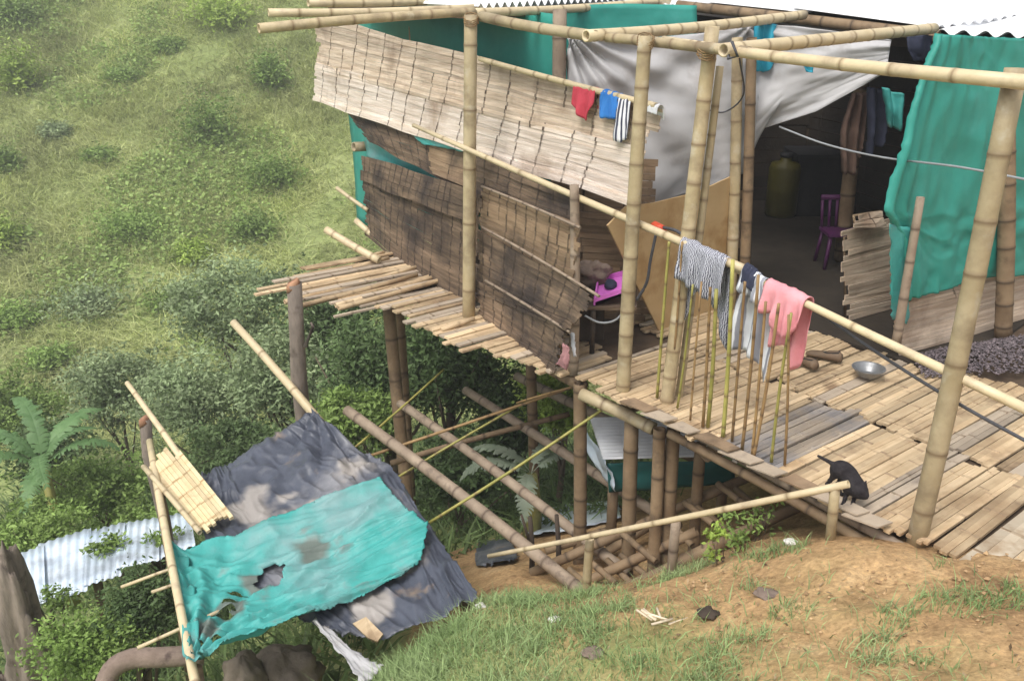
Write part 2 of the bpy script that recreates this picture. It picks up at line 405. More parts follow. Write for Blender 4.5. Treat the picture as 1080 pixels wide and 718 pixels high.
# grass cover: bare earth on the slope at right and below the deck, grass to the left and all over the far hill
cover = 1 / (1 + np.exp(-((0.30 - GX - 0.55 * (GY - 3.3)) * 3.2 + vegn * 2.2)))
cover = np.where((GY > 4.45) & (GX > -.7) & (GY < 7.5), cover * 0.15, cover)
cover = np.where(GY > 7.5, 1.0, cover)
cover = np.where(GX < -1.6, 1.0, cover)
V = np.stack([GX.ravel(), GY.ravel(), GZ.ravel()], 1)
nx, ny = len(xs), len(ys)
I = np.arange(nx * ny).reshape(ny, nx)
F = np.stack([I[:-1, :-1].ravel(), I[:-1, 1:].ravel(), I[1:, 1:].ravel(), I[1:, :-1].ravel()], 1)
gm = bpy.data.materials.new('earth_and_turf'); gm.use_nodes = True
def ground_nodes(m):
    N = m.node_tree.nodes; L = m.node_tree.links
    b = N['Principled BSDF']; b.inputs['Roughness'].default_value = .95; b.inputs['Specular IOR Level'].default_value = .15
    tc = N.new('ShaderNodeTexCoord')
    def nz(s, d=8, r=.65):
        n = N.new('ShaderNodeTexNoise'); n.inputs['Scale'].default_value = s; n.inputs['Detail'].default_value = d; n.inputs['Roughness'].default_value = r
        L.new(tc.outputs['Object'], n.inputs['Vector']); return n.outputs['Fac']
    def ramp(f, stops):
        r = N.new('ShaderNodeValToRGB'); e = r.color_ramp.elements
        while len(e) < len(stops): e.new(.5)
        for q, (p, c) in zip(e, stops): q.position = p; q.color = (*c, 1)
        L.new(f, r.inputs['Fac']); return r.outputs['Color']
    def mix(f, a, c, mode='MIX'):
        x = N.new('ShaderNodeMix'); x.data_type = 'RGBA'; x.blend_type = mode
        if isinstance(f, float): x.inputs[0].default_value = f
        else: L.new(f, x.inputs[0])
        L.new(a, x.inputs[6]); L.new(c, x.inputs[7]); return x.outputs[2]
    soil = ramp(nz(2.2), [(.30, (.19, .115, .06)), (.42, (.35, .22, .11)), (.56, (.48, .315, .16)), (.72, (.61, .44, .25))])
    grit = ramp(nz(38, 4), [(.3, (.62, .6, .58)), (.55, (1, 1, 1)), (.75, (1.35, 1.3, 1.2))])
    soil = mix(1.0, soil, grit, 'MULTIPLY')
    turf = ramp(nz(.55), [(.3, (.19, .24, .08)), (.5, (.27, .32, .12)), (.7, (.36, .39, .17))])
    turf2 = ramp(nz(7, 6), [(.3, (.6, .6, .6)), (.6, (1.1, 1.1, 1.1)), (.75, (1.4, 1.35, 1.3))])
    turf = mix(1.0, turf, turf2, 'MULTIPLY')
    at = N.new('ShaderNodeAttribute'); at.attribute_name = 'cover'
    L.new(mix(at.outputs['Fac'], soil, turf), b.inputs['Base Color'])
    bp = N.new('ShaderNodeBump'); bp.inputs['Strength'].default_value = .6; bp.inputs['Distance'].default_value = .03
    L.new(nz(22, 7), bp.inputs['Height']); L.new(bp.outputs['Normal'], b.inputs['Normal'])
ground_nodes(gm)
ground = mesh_obj('ground', V, F, gm, attrs={'cover': cover.ravel()})
ground['kind'] = 'structure'

# ------------------------------------------------------------------ house frame
D2 = Vector((.61, -.79, 0)).normalized()                 # along the front edge of the deck, towards the camera
N2 = Vector((.79, .61, 0)).normalized()                  # into the house
K0 = P(600, 393, z=0)                                     # front left corner of the open deck
def DK(s, t, z=0.0): return K0 + D2 * s + N2 * t + Vector((0, 0, z))

house = thing('bamboo_house', 'stilted bamboo house with split-bamboo walls and open deck on the slope', 'house', (K0.x, K0.y, g1(K0.x, K0.y)))
def down(p, extra=.15): return Vector((p.x, p.y, g1(p.x, p.y) - extra))

PA = P(494, 333, z=0); PB = P(657, 411, z=0); PC = P(702, 424, z=0); PR = P(967, 562, z=0)
bamboo('post', PA - Vector((0, 0, .05)), P(497, 16, PA.y), .050, .046, M['pole'], house, gap=.42, bend=.006)
bamboo('post', PB - Vector((0, 0, .08)), P(681, 38, PB.y + .02), .046, .039, M['pole'], house, gap=.18, bend=.008)
bamboo('post', PC - Vector((0, 0, .12)), P(751, 28, PC.y + .02), .043, .040, M['pole'], house, gap=.22, bend=.008)
pc2 = P(716, 424, z=0) + Vector((.01, .09, 0))
bamboo('post', pc2 - Vector((0, 0, .12)), P(760, 70, pc2.y), .026, .022, M['pole'], house, gap=.22, bend=.006)
bamboo('post', Vector((PR.x, PR.y, g1(PR.x, PR.y) - .1)), P(1073, 72, PR.y + .04), .047, .043, M['pole'], house, gap=.34, bend=.006)
back_post = Vector((.37, 6.9, 0))
bamboo('post', back_post, P(591, 10, 6.9), .055, .05, M['pole_grey'], house, bend=.008)
door_post = Vector((1.745, 6.88, 0))
bamboo('post', door_post, P(778, 40, 6.88), .045, .04, M['pole'], house, gap=.3, bend=.008)
bamboo('post', door_post + Vector((.105, .0, 0)), P(793, 40, 6.84), .042, .038, M['pole_brown'], house, gap=.3, bend=.006)
bamboo('post', Vector((P(884, 300, 8.2).x, 8.2, 0)), P(912, 60, 8.2), .07, .06, M['pole_brown'], house, bend=.008)
bamboo('post', Vector((P(1062, 335, 6.2).x, 6.2, 0)), P(1062, 100, 6.2), .06, .055, M['pole_brown'], house, bend=.008)
bamboo('post', P(434, 10, 9.6) - Vector((0, 0, 1.6)), P(434, 0, 9.6), .035, .035, M['pole'], house, bend=.008)

# beams and rafters under the roof
bamboo('beam', P(508, 17, 6.72), P(628, 39, 5.72), .036, .034, M['pole'], house, bend=.008)
bamboo('beam', P(640, 40, 5.78), P(790, 55, 4.85), .029, .030, M['pole'], house, bend=.008)
bamboo('beam', P(700, 42, 5.40), P(1092, 90, 3.60), .027, .030, M['pole_pale'], house, gap=.36, bend=.008)
bamboo('rafter', P(618, 37, 5.70), P(848, 17, 7.3), .036, .035, M['pole_pale'], house, gap=.2, bend=.008)
bamboo('rafter', P(763, 53, 4.86), P(985, 31, 6.5), .036, .035, M['pole_pale'], house, gap=.2, bend=.008)
bamboo('rafter', P(273, 31, 6.0), P(500, 12, 6.85), .032, .030, M['pole'], house, bend=.006)
bamboo('rafter', P(283, 13, 6.5), P(505, 9, 7.1), .028, .026, M['pole_pale'], house, bend=.008)
bamboo('rafter', P(325, 3, 7.3), P(450, 2, 7.9), .030, .030, M['pole_pale'], house, bend=.008)
bamboo('rafter', P(500, 13, 6.86), P(705, 1, 8.6), .032, .032, M['pole_pale'], house, bend=.008)
rod('lashing', [P(772, 44, 4.82), P(778, 60, 4.79), P(768, 62, 4.83), P(770, 46, 4.9)], .008, M['rope'], house)

for (px, py, d, rr, ax_) in ((681, 44, 5.37, .049, 'x'), (497, 21, 6.70, .052, 'x'), (745, 54, 5.13, .050, 'x')):
    c_ = P(px, py, d); pts_ = []
    for i in range(34):
        a_ = i / 33 * 4 * 2 * math.pi; o_ = (i / 33 - .5) * .05
        pts_.append(c_ + (Vector((rr * math.cos(a_), rr * math.sin(a_), o_ + .03 * math.sin(a_))) if ax_ == 'x' else Vector((o_, rr * math.cos(a_), rr * math.sin(a_)))))
    rod('lashing', pts_, .0035, M['cane_brown'], house, 5)
# roof: corrugated sheets on purlins
def corrugated(name, a, b, c, d, m, parent, waves, amp=.018, th=.004, nv=6, loc=None):
    # a-b near edge (ridges run from this edge to d-c)
    a, b, c, d = map(Vector, (a, b, c, d))
    n = (b - a).cross(d - a).normalized()
    if n.z < 0: n = -n
    nu = waves * 8
    V, F = [], []
    for layer in (0, -th):
        for j in range(nv + 1):
            for i in range(nu + 1):
                u = i / nu; v = j / nv
                p = lerp(lerp(a, b, u), lerp(d, c, u), v)
                V.append(p + n * (amp * math.sin(2 * math.pi * waves * u) + layer))
    k = (nu + 1) * (nv + 1)
    for j in range(nv):
        for i in range(nu):
            q = j * (nu + 1) + i
            F.append((q, q + 1, q + nu + 2, q + nu + 1)); F.append((k + q, k + q + nu + 1, k + q + nu + 2, k + q + 1))
    for i in range(nu):
        q = i; F.append((q, k + q, k + q + 1, q + 1))
        q = nv * (nu + 1) + i; F.append((q, q + 1, k + q + 1, k + q))
    for j in range(nv):
        q = j * (nu + 1); r = q + nu + 1
        F.append((q, r, k + r, k + q)); q += nu; r += nu
        F.append((q, k + q, k + r, r))
    return mesh_obj(name, V, F, m, parent, True, loc=loc)
roof = bamboo('roof', P(715, 6, 8.2), P(990, 38, 6.72), .04, .04, M['pole_brown'], house, bend=.002)   # eave purlin carries the sheets
cA = P(505, 7, 7.0); cB = P(660, -2, 8.7)
back = Vector((-1.7, 3.0, -.02))
corrugated('metal_sheet', cA, cB, cB + back, cA + back, M['metal'], roof, 22, .022)
e0 = P(716, -1, 8.25); e1 = P(990, 29, 6.7)
mid = lerp(e0, e1, .52)
in2 = Vector((3.2, 2.9, .12))
corrugated('metal_sheet', e0, e0 + in2, mid + in2 + Vector((0, 0, .004)), mid + Vector((0, 0, .004)), M['metal'], roof, 24, .014)
corrugated('metal_sheet', mid + Vector((-.05, .05, .03)), mid + in2 + Vector((-.05, .05, .03)), e1 + in2, e1, M['metal'], roof, 24, .014)
e2 = P(1100, 38, 6.35); f3 = e2 + Vector((.5, 0, -.02))
corrugated('metal_sheet', e1 + Vector((0, .03, -.03)), e2 + Vector((.5, 0, -.02)), e2 + Vector((2.9, 2.5, .10)), e1 + in2 + Vector((.0, .6, .08)), M['metal'], roof, 8, .02)
corrugated('metal_sheet', cB + Vector((-.05, 0, -.06)), e0 + Vector((.1, .1, -.06)), e0 + in2 + Vector((-.3, 1.5, -.06)), cB + Vector((-1.6, 3.4, -.06)), M['metal'], roof, 8, .016)
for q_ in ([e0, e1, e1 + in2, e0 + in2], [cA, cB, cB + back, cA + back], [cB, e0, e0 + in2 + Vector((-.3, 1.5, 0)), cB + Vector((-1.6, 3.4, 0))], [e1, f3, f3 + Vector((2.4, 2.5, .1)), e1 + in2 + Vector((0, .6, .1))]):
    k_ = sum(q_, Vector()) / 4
    mb = MB(); mb.slab([lerp(p, k_, .03) + Vector((0, 0, -.085)) for p in q_], (0, 0, 1), .01); mb.obj('roof_shade_sheet', M['under'], house)  # dark sheet added to stop the bright metal underside lighting the room
mb = MB()
mb.slab([e0 + Vector((.02, .05, -.035)), e1 + Vector((.02, .05, -.035)), P(990, 44, 6.72), P(716, 14, 8.28)], (-.8, -.6, 0), .03)
mb.obj('fascia', M['roof_under'], house)
mb = MB()
f2 = e2 + Vector((.5, 0, -.05))
mb.slab([e1 + Vector((.03, .06, -.06)), f2 + Vector((0, .06, 0)), f2 + Vector((0, .06, -.16)), e1 + Vector((.03, .06, -.13))], (0, -1, 0), .03)
mb.obj('fascia', M['roof_under'], house)

# ------------------------------------------------------------------ split-bamboo mats
def board_mesh(S, nrm, u0, u1, v0, v1, strips, nodes, th, tone, flare=0.0, ragged=.02, jit=.004, crack=.05, strip_var=.17):
    """one flattened culm: several strips side by side with node lines across; S(u,v) is a surface point"""
    mb = MB()
    L = (S(u1, v0) - S(u0, v0)).length
    hgt = (S(u0, v1) - S(u0, v0)).length
    for k in range(strips):
        a = lerp(v0, v1, k / strips); b = lerp(v0, v1, (k + 1) / strips)
        g = (b - a) * random.uniform(.0, crack)
        off = random.uniform(-jit, jit)
        fl = flare * (1 - (k + .5) / strips)
        ua = u0 + random.uniform(-ragged, ragged) / max(L, .01); ub = u1 + random.uniform(-ragged, ragged) / max(L, .01)
        us = [ua] + [n + random.uniform(-.006, .006) / L for n in nodes if ua + .01 < n < ub - .01] + [ub]
        full, nd = [], []
        for i, u in enumerate(us):
            if 0 < i < len(us) - 1:
                w = random.uniform(.005, .010) / L
                kq = random.uniform(.35, 1.0)
                full += [u - w * 1.6, u - w, u + w, u + w * 1.6]; nd += [0, kq, kq, 0]
            else: full.append(u); nd.append(0)
        V, F, A, T = [], [], [], []
        tn = tone + random.uniform(-strip_var, strip_var)
        wv = random.uniform(0, 6.28)
        for u, q in zip(full, nd):
            n = nrm(u)
            wob = math.sin(u * L * 5 + wv) * .0025
            o = off + fl + wob + q * .004
            for vv, dd in ((a + g, 0), (b - g, 0), (b - g, -th), (a + g, -th)):
                V.append(S(u, vv) + n * (o + dd)); A.append(q); T.append(tn)
        c = len(full)
        for i in range(c - 1):
            for e in range(4):
                e2_ = (e + 1) % 4
                F.append((i * 4 + e, i * 4 + e2_, (i + 1) * 4 + e2_, (i + 1) * 4 + e))
        F.append((3, 2, 1, 0)); F.append(tuple((c - 1) * 4 + e for e in range(4)))
        mb.add(V, F, node=A, tone=T)
    return mb
def wall_mat(tl, tr, br, bl, boards, strips, m, parent, th=.008, gap=.22, flare=.018, battens=True, ragged=.03, name='wall_mat', tone_var=.10, curl=0.0, strip_var=.22, bow=.03):
    tl, tr, br, bl = map(Vector, (tl, tr, br, bl))
    h = (tr - tl); up = ((tl + tr) - (bl + br))
    n0 = h.cross(up).normalized()
    if n0.y > 0: n0 = -n0
    L0 = h.length
    def S(u, v):
        p = lerp(lerp(bl, br, u), lerp(tl, tr, u), v)
        uu, vv_ = min(max(u, 0), 1), min(max(v, 0), 1)
        return p + n0 * (curl * (max(0, u - .6) / .4) ** 2 + bow * math.sin(math.pi * uu) * math.cos(math.pi * vv_ * .8)) + Vector((0, 0, .02 * noise.noise(Vector((u * L0 * 1.6, v * 2, bl.x * 7)))))
    nrm = lambda u: n0
    fb = MB()
    L = h.length
    hoop = [S(.06, .02) - n0 * .035, S(.06, .9) - n0 * .035, S(.93, .9) - n0 * .035, S(.93, .02) - n0 * .035]   # bent cane that stiffens the mat
    Vb, Fb, Ab = tube_data(hoop, [.013] * 4, 6)
    fb.add(Vb, Fb)
    part = fb.obj(name, M['pole_brown'], parent, smooth=True)
    nodes = []; u = random.uniform(.2, .9) * gap / L
    while u < 1:
        nodes.append(u); u += gap / L * random.uniform(.8, 1.2)
    for r in range(boards):
        v0 = r / boards; v1 = (r + 1) / boards
        mine = [q + random.uniform(-.012, .012) / L for q in nodes if random.random() > .12]
        mbd = board_mesh(S, nrm, random.uniform(-.015, .015), 1 + random.uniform(-.02, .012), v0, v1, strips, mine, th,
                         random.uniform(-tone_var, tone_var), flare if r == 0 else random.uniform(-.003, .004), ragged, strip_var=strip_var)
        mbd.obj('board', m, part)
    return part
WA, WB = (-2.03, 9.9), (.855, 5.6)                        # plan line of the upper mats
LA, LB = (-1.49, 9.1), (.39, 5.7)                         # plan line of the lower mats
pw = lambda x, y, off=0: PV(x, y, WA, WB, off)
pl = lambda x, y, off=0: PV(x, y, LA, LB, off)
# upper light mat: two overlapping courses
wall_mat(pw(337, 17, -.03), pw(691, 111, -.03), pw(688, 165, -.03), pw(333, 72, -.03), 2, 8, M['mat_light'], house, gap=.29, bow=.01)
wall_mat(pw(331, 66, .0), pw(682, 158, .0), pw(668, 217, .0), pw(331, 106, .0), 2, 7, M['mat_white'], house, gap=.29, tone_var=.1, bow=.02)
bamboo('rim_pole', pw(506, 62, .0), pw(692, 112, .0), .020, .020, M['pole_pale'], house, bend=.003)
# dark strip hanging below it
wall_mat(pw(362, 116, -.02), pw(500, 160, -.02), pw(500, 203, -.02), pw(392, 150, -.02), 2, 4, M['mat_dark'], house, gap=.2)
wall_mat(pw(455, 150, .0), pw(520, 170, .0), pw(520, 206, .0), pw(455, 182, .0), 1, 6, M['mat_mid'], house, gap=.2)
# lower walls
wall_mat(pl(382, 166), pl(506, 206), pl(506, 333), pl(388, 248), 6, 5, M['mat_dark'], house, gap=.16, tone_var=.22, bow=.05, ragged=.05)
wall_mat(pl(383, 164, .012), pl(502, 203, .012), pl(503, 236, .012), pl(383, 190, .012), 1, 5, M['mat_dark'], house, gap=.13)
wall_mat(pl(500, 163, -.06), pl(606, 205, -.06), pl(608, 246, -.06), pl(500, 206, -.06), 2, 4, M['mat_dark'], house, gap=.2)
wall_mat(pl(508, 197, -.01), pl(611, 238, -.01), pl(606, 294, -.01), pl(506, 250, -.01), 2, 6, M['mat_mid'], house, gap=.15, bow=0)
wall_mat(pl(503, 243, .03), pl(630, 310, .03), pl(611, 350, .06), pl(503, 306, .04), 3, 5, M['mat_dark'], house, gap=.17, flare=.05, curl=.05, tone_var=.2, ragged=.05, bow=0)
wall_mat(pl(503, 296, .08), pl(599, 349, .09), pl(594, 392, .07), pl(503, 350, .06), 3, 5, M['mat_dark'], house, gap=.15, flare=.05, curl=.03, tone_var=.2, ragged=.05, bow=0)
for (x0, y0, x1, y1, o) in ((508, 240, 632, 312, .06), (512, 296, 601, 350, .13), (508, 197, 612, 240, .02)):
    bamboo('rim_strip', pl(x0, y0, o), pl(x1, y1, o), .010, .010, M['pole_grey'], house, bend=.006, sides=6)
bamboo('corner_post', pl(604, 392, .0) - Vector((0, 0, .02)), pl(606, 195, -.03), .035, .03, M['pole_grey'], house, bend=.008)
# kitchen back, seen below the upper mat
wall_mat(Vector((.30, 6.75, 1.25)), Vector((1.05, 6.55, 1.25)), Vector((1.05, 6.55, .02)), Vector((.30, 6.75, .02)), 6, 4, M['mat_mid'], house, gap=.3)

# ------------------------------------------------------------------ deck
def deck_row(s0, s1, t0, t1, part, mats, wid=(.085, .13), rag0=.05, rag1=.06, strips=3, nodegap=.28, skew=0.0, zj=.006):
    s = s0
    while s < s1 - .02:
        w = random.uniform(*wid); w = min(w, s1 - s); gp_ = random.choice([.003, .004, .004, .006, .012])
        ta = t0(s) if callable(t0) else t0
        tb = t1(s) if callable(t1) else t1
        ta += random.uniform(-rag0, rag0); tb += random.uniform(-rag1, rag1)
        if tb - ta > .1:
            z = random.uniform(-zj, zj); yaw = random.uniform(-.012, .012) + skew
            S = lambda u, v, s=s, w=w, gp_=gp_, ta=ta, tb=tb, z=z, yaw=yaw: DK(s + v * (w - gp_) + yaw * (lerp(ta, tb, u) - ta) , lerp(ta, tb, u), z)
            nodes = []; L = tb - ta; u = random.uniform(.1, .9) * nodegap / L
            while u < 1: nodes.append(u); u += nodegap / L * random.uniform(.8, 1.2)
            mbd = board_mesh(S, lambda u: Vector((0, 0, 1)), 0, 1, 0, 1, strips, nodes, .016, random.uniform(-.12, .12), 0, .015, .003, .02)
            mbd.obj('board', random.choice(mats), part)
        s += w
deck_u = MB()
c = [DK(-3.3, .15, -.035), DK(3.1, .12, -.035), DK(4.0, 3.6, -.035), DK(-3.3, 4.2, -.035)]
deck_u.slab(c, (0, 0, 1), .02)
deck = deck_u.obj('deck_floor', M['under'], house)  # dark sheet added below the boards so their gaps look shaded
DM = [M['deck']] * 11 + [M['deck_grey']]
deck_row(0.02, 1.28, 0.0, .98, deck, DM, wid=(.05, .085), strips=2)
deck_row(1.28, 1.66, 0.0, .98, deck, [M['worn']], wid=(.06, .085), strips=2)
deck_row(1.66, 2.55, 0.0, .98, deck, DM, wid=(.05, .085), strips=2)
deck_row(-.6, 3.4, 1.0, 1.96, deck, DM, wid=(.05, .085), strips=2, skew=-.008)
deck_row(1.55, 3.6, 1.98, lambda s: 2.0 + (s - 1.3) * .28, deck, DM, wid=(.05, .085), strips=2)
deck_row(2.56, 3.45, 0.02, 1.0, deck, [M['deck'], M['deck_pale'], M['deck_pale'], M['deck_grey']], wid=(.10, .16), zj=.012, skew=-.03)
# worn grey sheet let into the deck
# the ledge of slat ends that sticks out below the mats
def ledge_t(s): return -.30 - .06 * math.sin(s * 3) if s > -2.0 else (-.30 - (abs(s) - 2.0) * .9)
deck_row(-2.0, 0.0, lambda s: -.05 - .13 * min(1, -s / .5) - .14 * (s < -.8), .45, deck, [M['deck'], M['deck_grey'], M['deck']], wid=(.05, .085), rag0=.04, strips=1, zj=.012)
deck_row(-3.3, -2.0, lambda s: -.45 - random.choice([0, .12, .3, .55]) * (s > -3.1), .5, deck, [M['deck'], M['deck_grey']], wid=(.05, .08), rag0=.1, strips=1, skew=.05, zj=.025)
# edge beams and joists
bamboo('edge_beam', DK(0.16, -.03, -.09), P(690, 452, DK(.55, -.03).y), .042, .042, M['pole'], house, gap=.3)
bamboo('edge_beam', P(688, 432, 5.10), P(962, 583, 3.66), .030, .028, M['pole_grey'], house, gap=.35, bend=.003)
bamboo('edge_beam', DK(.9, .03, -.10), DK(2.5, .0, -.14), .028, .028, M['pole_brown'], house, gap=.35, bend=.008)
bamboo('edge_beam', DK(.08, .06, -.09), DK(-3.2, .16, -.09), .045, .04, M['pole_brown'], house, gap=.35, bend=.003)
for t in (.9, 1.8, 2.7):
    bamboo('edge_beam', DK(-1.2, t, -.10), DK(2.6 + .3 * t, t, -.10), .045, .045, M['pole_brown'], house, gap=.35, bend=.003)
for s in (.35, 1.1, 1.9):
    bamboo('joist', DK(s, .14, -.19), DK(s, 3.0, -.19), .045, .045, M['pole_brown'], house, gap=.35, bend=.003)
# bark strips along the edge
mb = None
for i, s in enumerate(np.arange(.55, 2.2, .2)):
    L = random.uniform(.16, .28)
    y0 = random.uniform(-.02, .02)
    mbx = MB(); z = .022 + random.uniform(0, .012)
    pts = [DK(s, -.07 + y0, z - .01), DK(s + L, -.075 + y0 * .5, z + .012), DK(s + L + .02, .015, z + .012), DK(s + .03, .03 + y0, z - .004)]
    mbx.slab(pts, (0, 0, 1), .009)
    mbx.obj('edge_strip', M['deck_grey'] if i % 3 else M['mat_mid'], house)

# stilts
def stilt(px0, py0, d0, px1, py1, d1, r, m='pole_brown'):
    a = P(px0, py0, d0); b = P(px1, py1, d1)
    dirv = (b - a).normalized()
    while b.z > g1(b.x, b.y) - .1: b = b + dirv * .05
    return bamboo('stilt', b, a, r * 1.05, r, M[m], house, bend=.004, gap=.3)
stilt(612, 404, 5.56, 611, 560, 5.56, .045)
stilt(666, 440, 5.35, 664, 560, 5.35, .048)
stilt(696, 452, 5.08, 688, 610, 5.02, .040)
stilt(710, 452, 5.10, 703, 612, 5.06, .044)
stilt(739, 468, 5.25, 733, 560, 5.25, .038)
stilt(409, 314, 7.5, 432, 540, 7.3, .055)
stilt(419, 314, 8.1, 432, 520, 8.1, .055)
stilt(560, 380, 7.2, 562, 470, 7.2, .045)
stilt(830, 430, 6.0, 828, 560, 6.0, .05)
stilt(1000, 420, 5.2, 1000, 560, 5.2, .05)

# poles that stick out of the far corner of the floor
for a, b, r, m in ((P(344, 242, 8.3), P(400, 275, 8.0), .035, 'pole_pale'), (P(355, 198, 9.2), P(388, 222, 9.0), .02, 'pole_pale'), (P(375, 232, 9.1), P(395, 250, 9.0), .03, 'pole_pale'),
                   (P(373, 155, 9.5), P(400, 153, 9.7), .05, 'pole')):
    bamboo('pole_end', a, b, r, r, M[m], house, bend=.008)
for (x0, y0, x1, y1) in ((300, 318, 440, 282), (305, 325, 440, 290), (354, 322, 462, 291), (357, 325, 470, 294), (372, 318, 470, 286), (465, 348, 500, 336), (372, 283, 410, 272), (374, 275, 405, 266)):
    za, zb = .0, .03
    bamboo('loose_slat', P(x0, y0, z=za), P(x1, y1, z=zb), .022, .02, M['deck'], house, bend=.008, sides=6)

# ------------------------------------------------------------------ house walls round the door
GA, GB = (2.62, 5.85), (3.62, 6.44)
gp = lambda x, y, o=0: PV(x, y, GA, GB, o)
def flat0(p): return Vector((p.x, p.y, .0))
wall_mat(gp(940, 300), gp(1120, 258), flat0(gp(1120, 345)), flat0(gp(950, 372)), 5, 4, M['mat_light'], house, gap=1.3, flare=.012)
JA, JB = (2.58, 6.6), (3.3, 7.03)
jp = lambda x, y, o=0: PV(x, y, JA, JB, o)
wall_mat(jp(892, 243), jp(948, 228), flat0(jp(948, 336)), flat0(jp(890, 344)), 6, 3, M['mat_light'], house, gap=1.3, flare=.02, ragged=.06)
wall_mat(jp(903, 228, .02), jp(935, 222, .02), jp(935, 238, .02), jp(903, 240, .02), 1, 3, M['mat_light'], house, gap=.4, ragged=.04)
wall_mat(PV(766, 205, (1.6, 7.0), (2.1, 7.2)), PV(786, 200, (1.6, 7.0), (2.1, 7.2)), PV(780, 318, (1.6, 7.0), (2.1, 7.2)), PV(764, 322, (1.6, 7.0), (2.1, 7.2)), 6, 2, M['mat_mid'], house, gap=.5, ragged=.03)
# dark inside walls
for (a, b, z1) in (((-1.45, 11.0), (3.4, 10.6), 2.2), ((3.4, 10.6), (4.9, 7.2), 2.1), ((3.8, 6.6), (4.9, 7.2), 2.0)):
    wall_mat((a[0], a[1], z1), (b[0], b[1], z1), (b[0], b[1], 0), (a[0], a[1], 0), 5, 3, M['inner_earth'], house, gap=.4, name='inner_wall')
    mb = MB(); mb.slab([(a[0], a[1] + .06, 0), (b[0], b[1] + .06, 0), (b[0], b[1] + .06, z1), (a[0], a[1] + .06, z1)], (0, 1, 0), .03); mb.obj('wall_light_block', M['under'], house)  # opaque slab added to block light through the board gaps
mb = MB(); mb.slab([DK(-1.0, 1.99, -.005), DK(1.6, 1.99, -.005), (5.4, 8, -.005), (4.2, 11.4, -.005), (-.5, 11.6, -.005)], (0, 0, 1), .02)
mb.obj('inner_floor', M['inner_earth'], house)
# leaning stick by the green wall
bamboo('stick', P(945, 364, 5.62), P(971, 208, 5.62), .032, .026, M['pole_grey'], house, bend=.006)

# sheets ------------------------------------------------------------
def sheet(name, rows, nu, nv, m, amp, parent=None, fold=None, seed=1.0, th=.004, holes=None, loc=None, fine=.3, fray=0.0, stains=None):
    """loft through pixel-surveyed polylines, with creases pushed along the local normal"""
    G = np.zeros((nv + 1, nu + 1, 3))
    for j in range(nv + 1):
        f = j / nv * (len(rows) - 1); k = min(int(f), len(rows) - 2); t = f - k
        for i in range(nu + 1):
            G[j, i] = lerp(polyline(rows[k], i / nu), polyline(rows[k + 1], i / nu), t)
    du = np.gradient(G, axis=1); dv = np.gradient(G, axis=0)
    n = np.cross(du, dv); n /= np.linalg.norm(n, axis=2, keepdims=True) + 1e-9
    c = n[nv // 2, nu // 2]
    if np.dot(c, np.array([0, 0, CAM_H]) - G[nv // 2, nu // 2]) < 0: n = -n
    for j in range(nv + 1):
        for i in range(nu + 1):
            u, v = i / nu, j / nv
            a = noise.fractal(Vector((u * 3.1 + seed, v * 2.3, seed)), 1.0, 2.0, 4) * .7
            if fold: a += fold(u, v)
            a += fine * noise.noise(Vector((u * 17 + seed, v * 13, 2 * seed)))
            e = 1.0
            G[j, i] += n[j, i] * a * amp * e
            if fray and (j in (0, nv) or i in (0, nu)):
                G[j, i] += rng.normal(0, fray, 3) * (1, 1, .4)
    V = G.reshape(-1, 3)
    I = np.arange((nv + 1) * (nu + 1)).reshape(nv + 1, nu + 1)
    F = []
    for j in range(nv):
        for i in range(nu):
            if holes and holes(( i + .5) / nu, (j + .5) / nv): continue
            F.append((int(I[j, i]), int(I[j, i + 1]), int(I[j + 1, i + 1]), int(I[j + 1, i])))
    at_ = None
    if stains:
        st = np.zeros(len(V))
        for i, p in enumerate(V):
            pv_ = Vector(p)
            for c_, r_ in stains:
                e_ = (pv_ - c_).length / r_ + .55 * noise.fractal(pv_ * 5, 1, 2, 4)
                st[i] = max(st[i], min(1, max(0, (1.05 - e_) * 2.5)))
        at_ = {'node': st}
    o = mesh_obj(name, V, F, m, parent, True, at_, loc=loc)
    s = o.modifiers.new('thick', 'SOLIDIFY'); s.thickness = th; s.offset = -1
    return o
TA, TB = (.30, 6.88), (1.82, 7.06); TC = (2.80, 6.62)
ta = lambda x, y, o=0: PV(x, y, TA, TB, o)
tb = lambda x, y, o=0: PV(x, y, (TB[0] - .05, TB[1] + .03), TC, o)
tag(sheet('grey_tarp', [
    [ta(598, 34), ta(640, 38), ta(690, 40), ta(735, 36), ta(775, 30), tb(805, 26), tb(840, 28), tb(885, 34), tb(940, 42)],
    [ta(600, 110, .04), ta(642, 115, .05), ta(690, 120, .05), ta(735, 120, .04), ta(775, 118, .05), tb(800, 100, .04), tb(835, 88, .04), tb(885, 76, .04), tb(937, 62, .02)],
    [ta(602, 186), ta(645, 200, .03), ta(690, 217, .03), ta(735, 203), ta(772, 186, .04), tb(786, 182, .04), tb(806, 136, .02), tb(860, 118, .03), tb(936, 76)]],
    150, 70, M['tarp_grey'], .05, fine=.15, fold=lambda u, v: .9 * math.sin(20 * math.atan2(v * .9 + .02, u * 2.0 + .02)) * math.exp(-2.6 * u) + .35 * math.sin(17 * (u + .8 * v) + 2 * math.sin(5 * v)) + .5 * math.sin(14 * math.atan2(v + .03, abs(u - .56) + .03)) * math.exp(-6 * abs(u - .6)), seed=4.2),
    'grey tarp hung behind the posts and gathered up over the doorway', 'tarp')
tag(sheet('green_tarp', [[P(586, 6, 7.75), P(660, 4, 7.85), P(735, 6, 7.95)], [P(586, 40, 7.75), P(660, 42, 7.85), P(735, 44, 7.95)], [P(586, 90, 7.75), P(660, 92, 7.85), P(735, 94, 7.95)]], 24, 14, M['tarp_green'], .03, seed=9.3),
    'green tarp strip under the eave above the grey tarp', 'tarp')
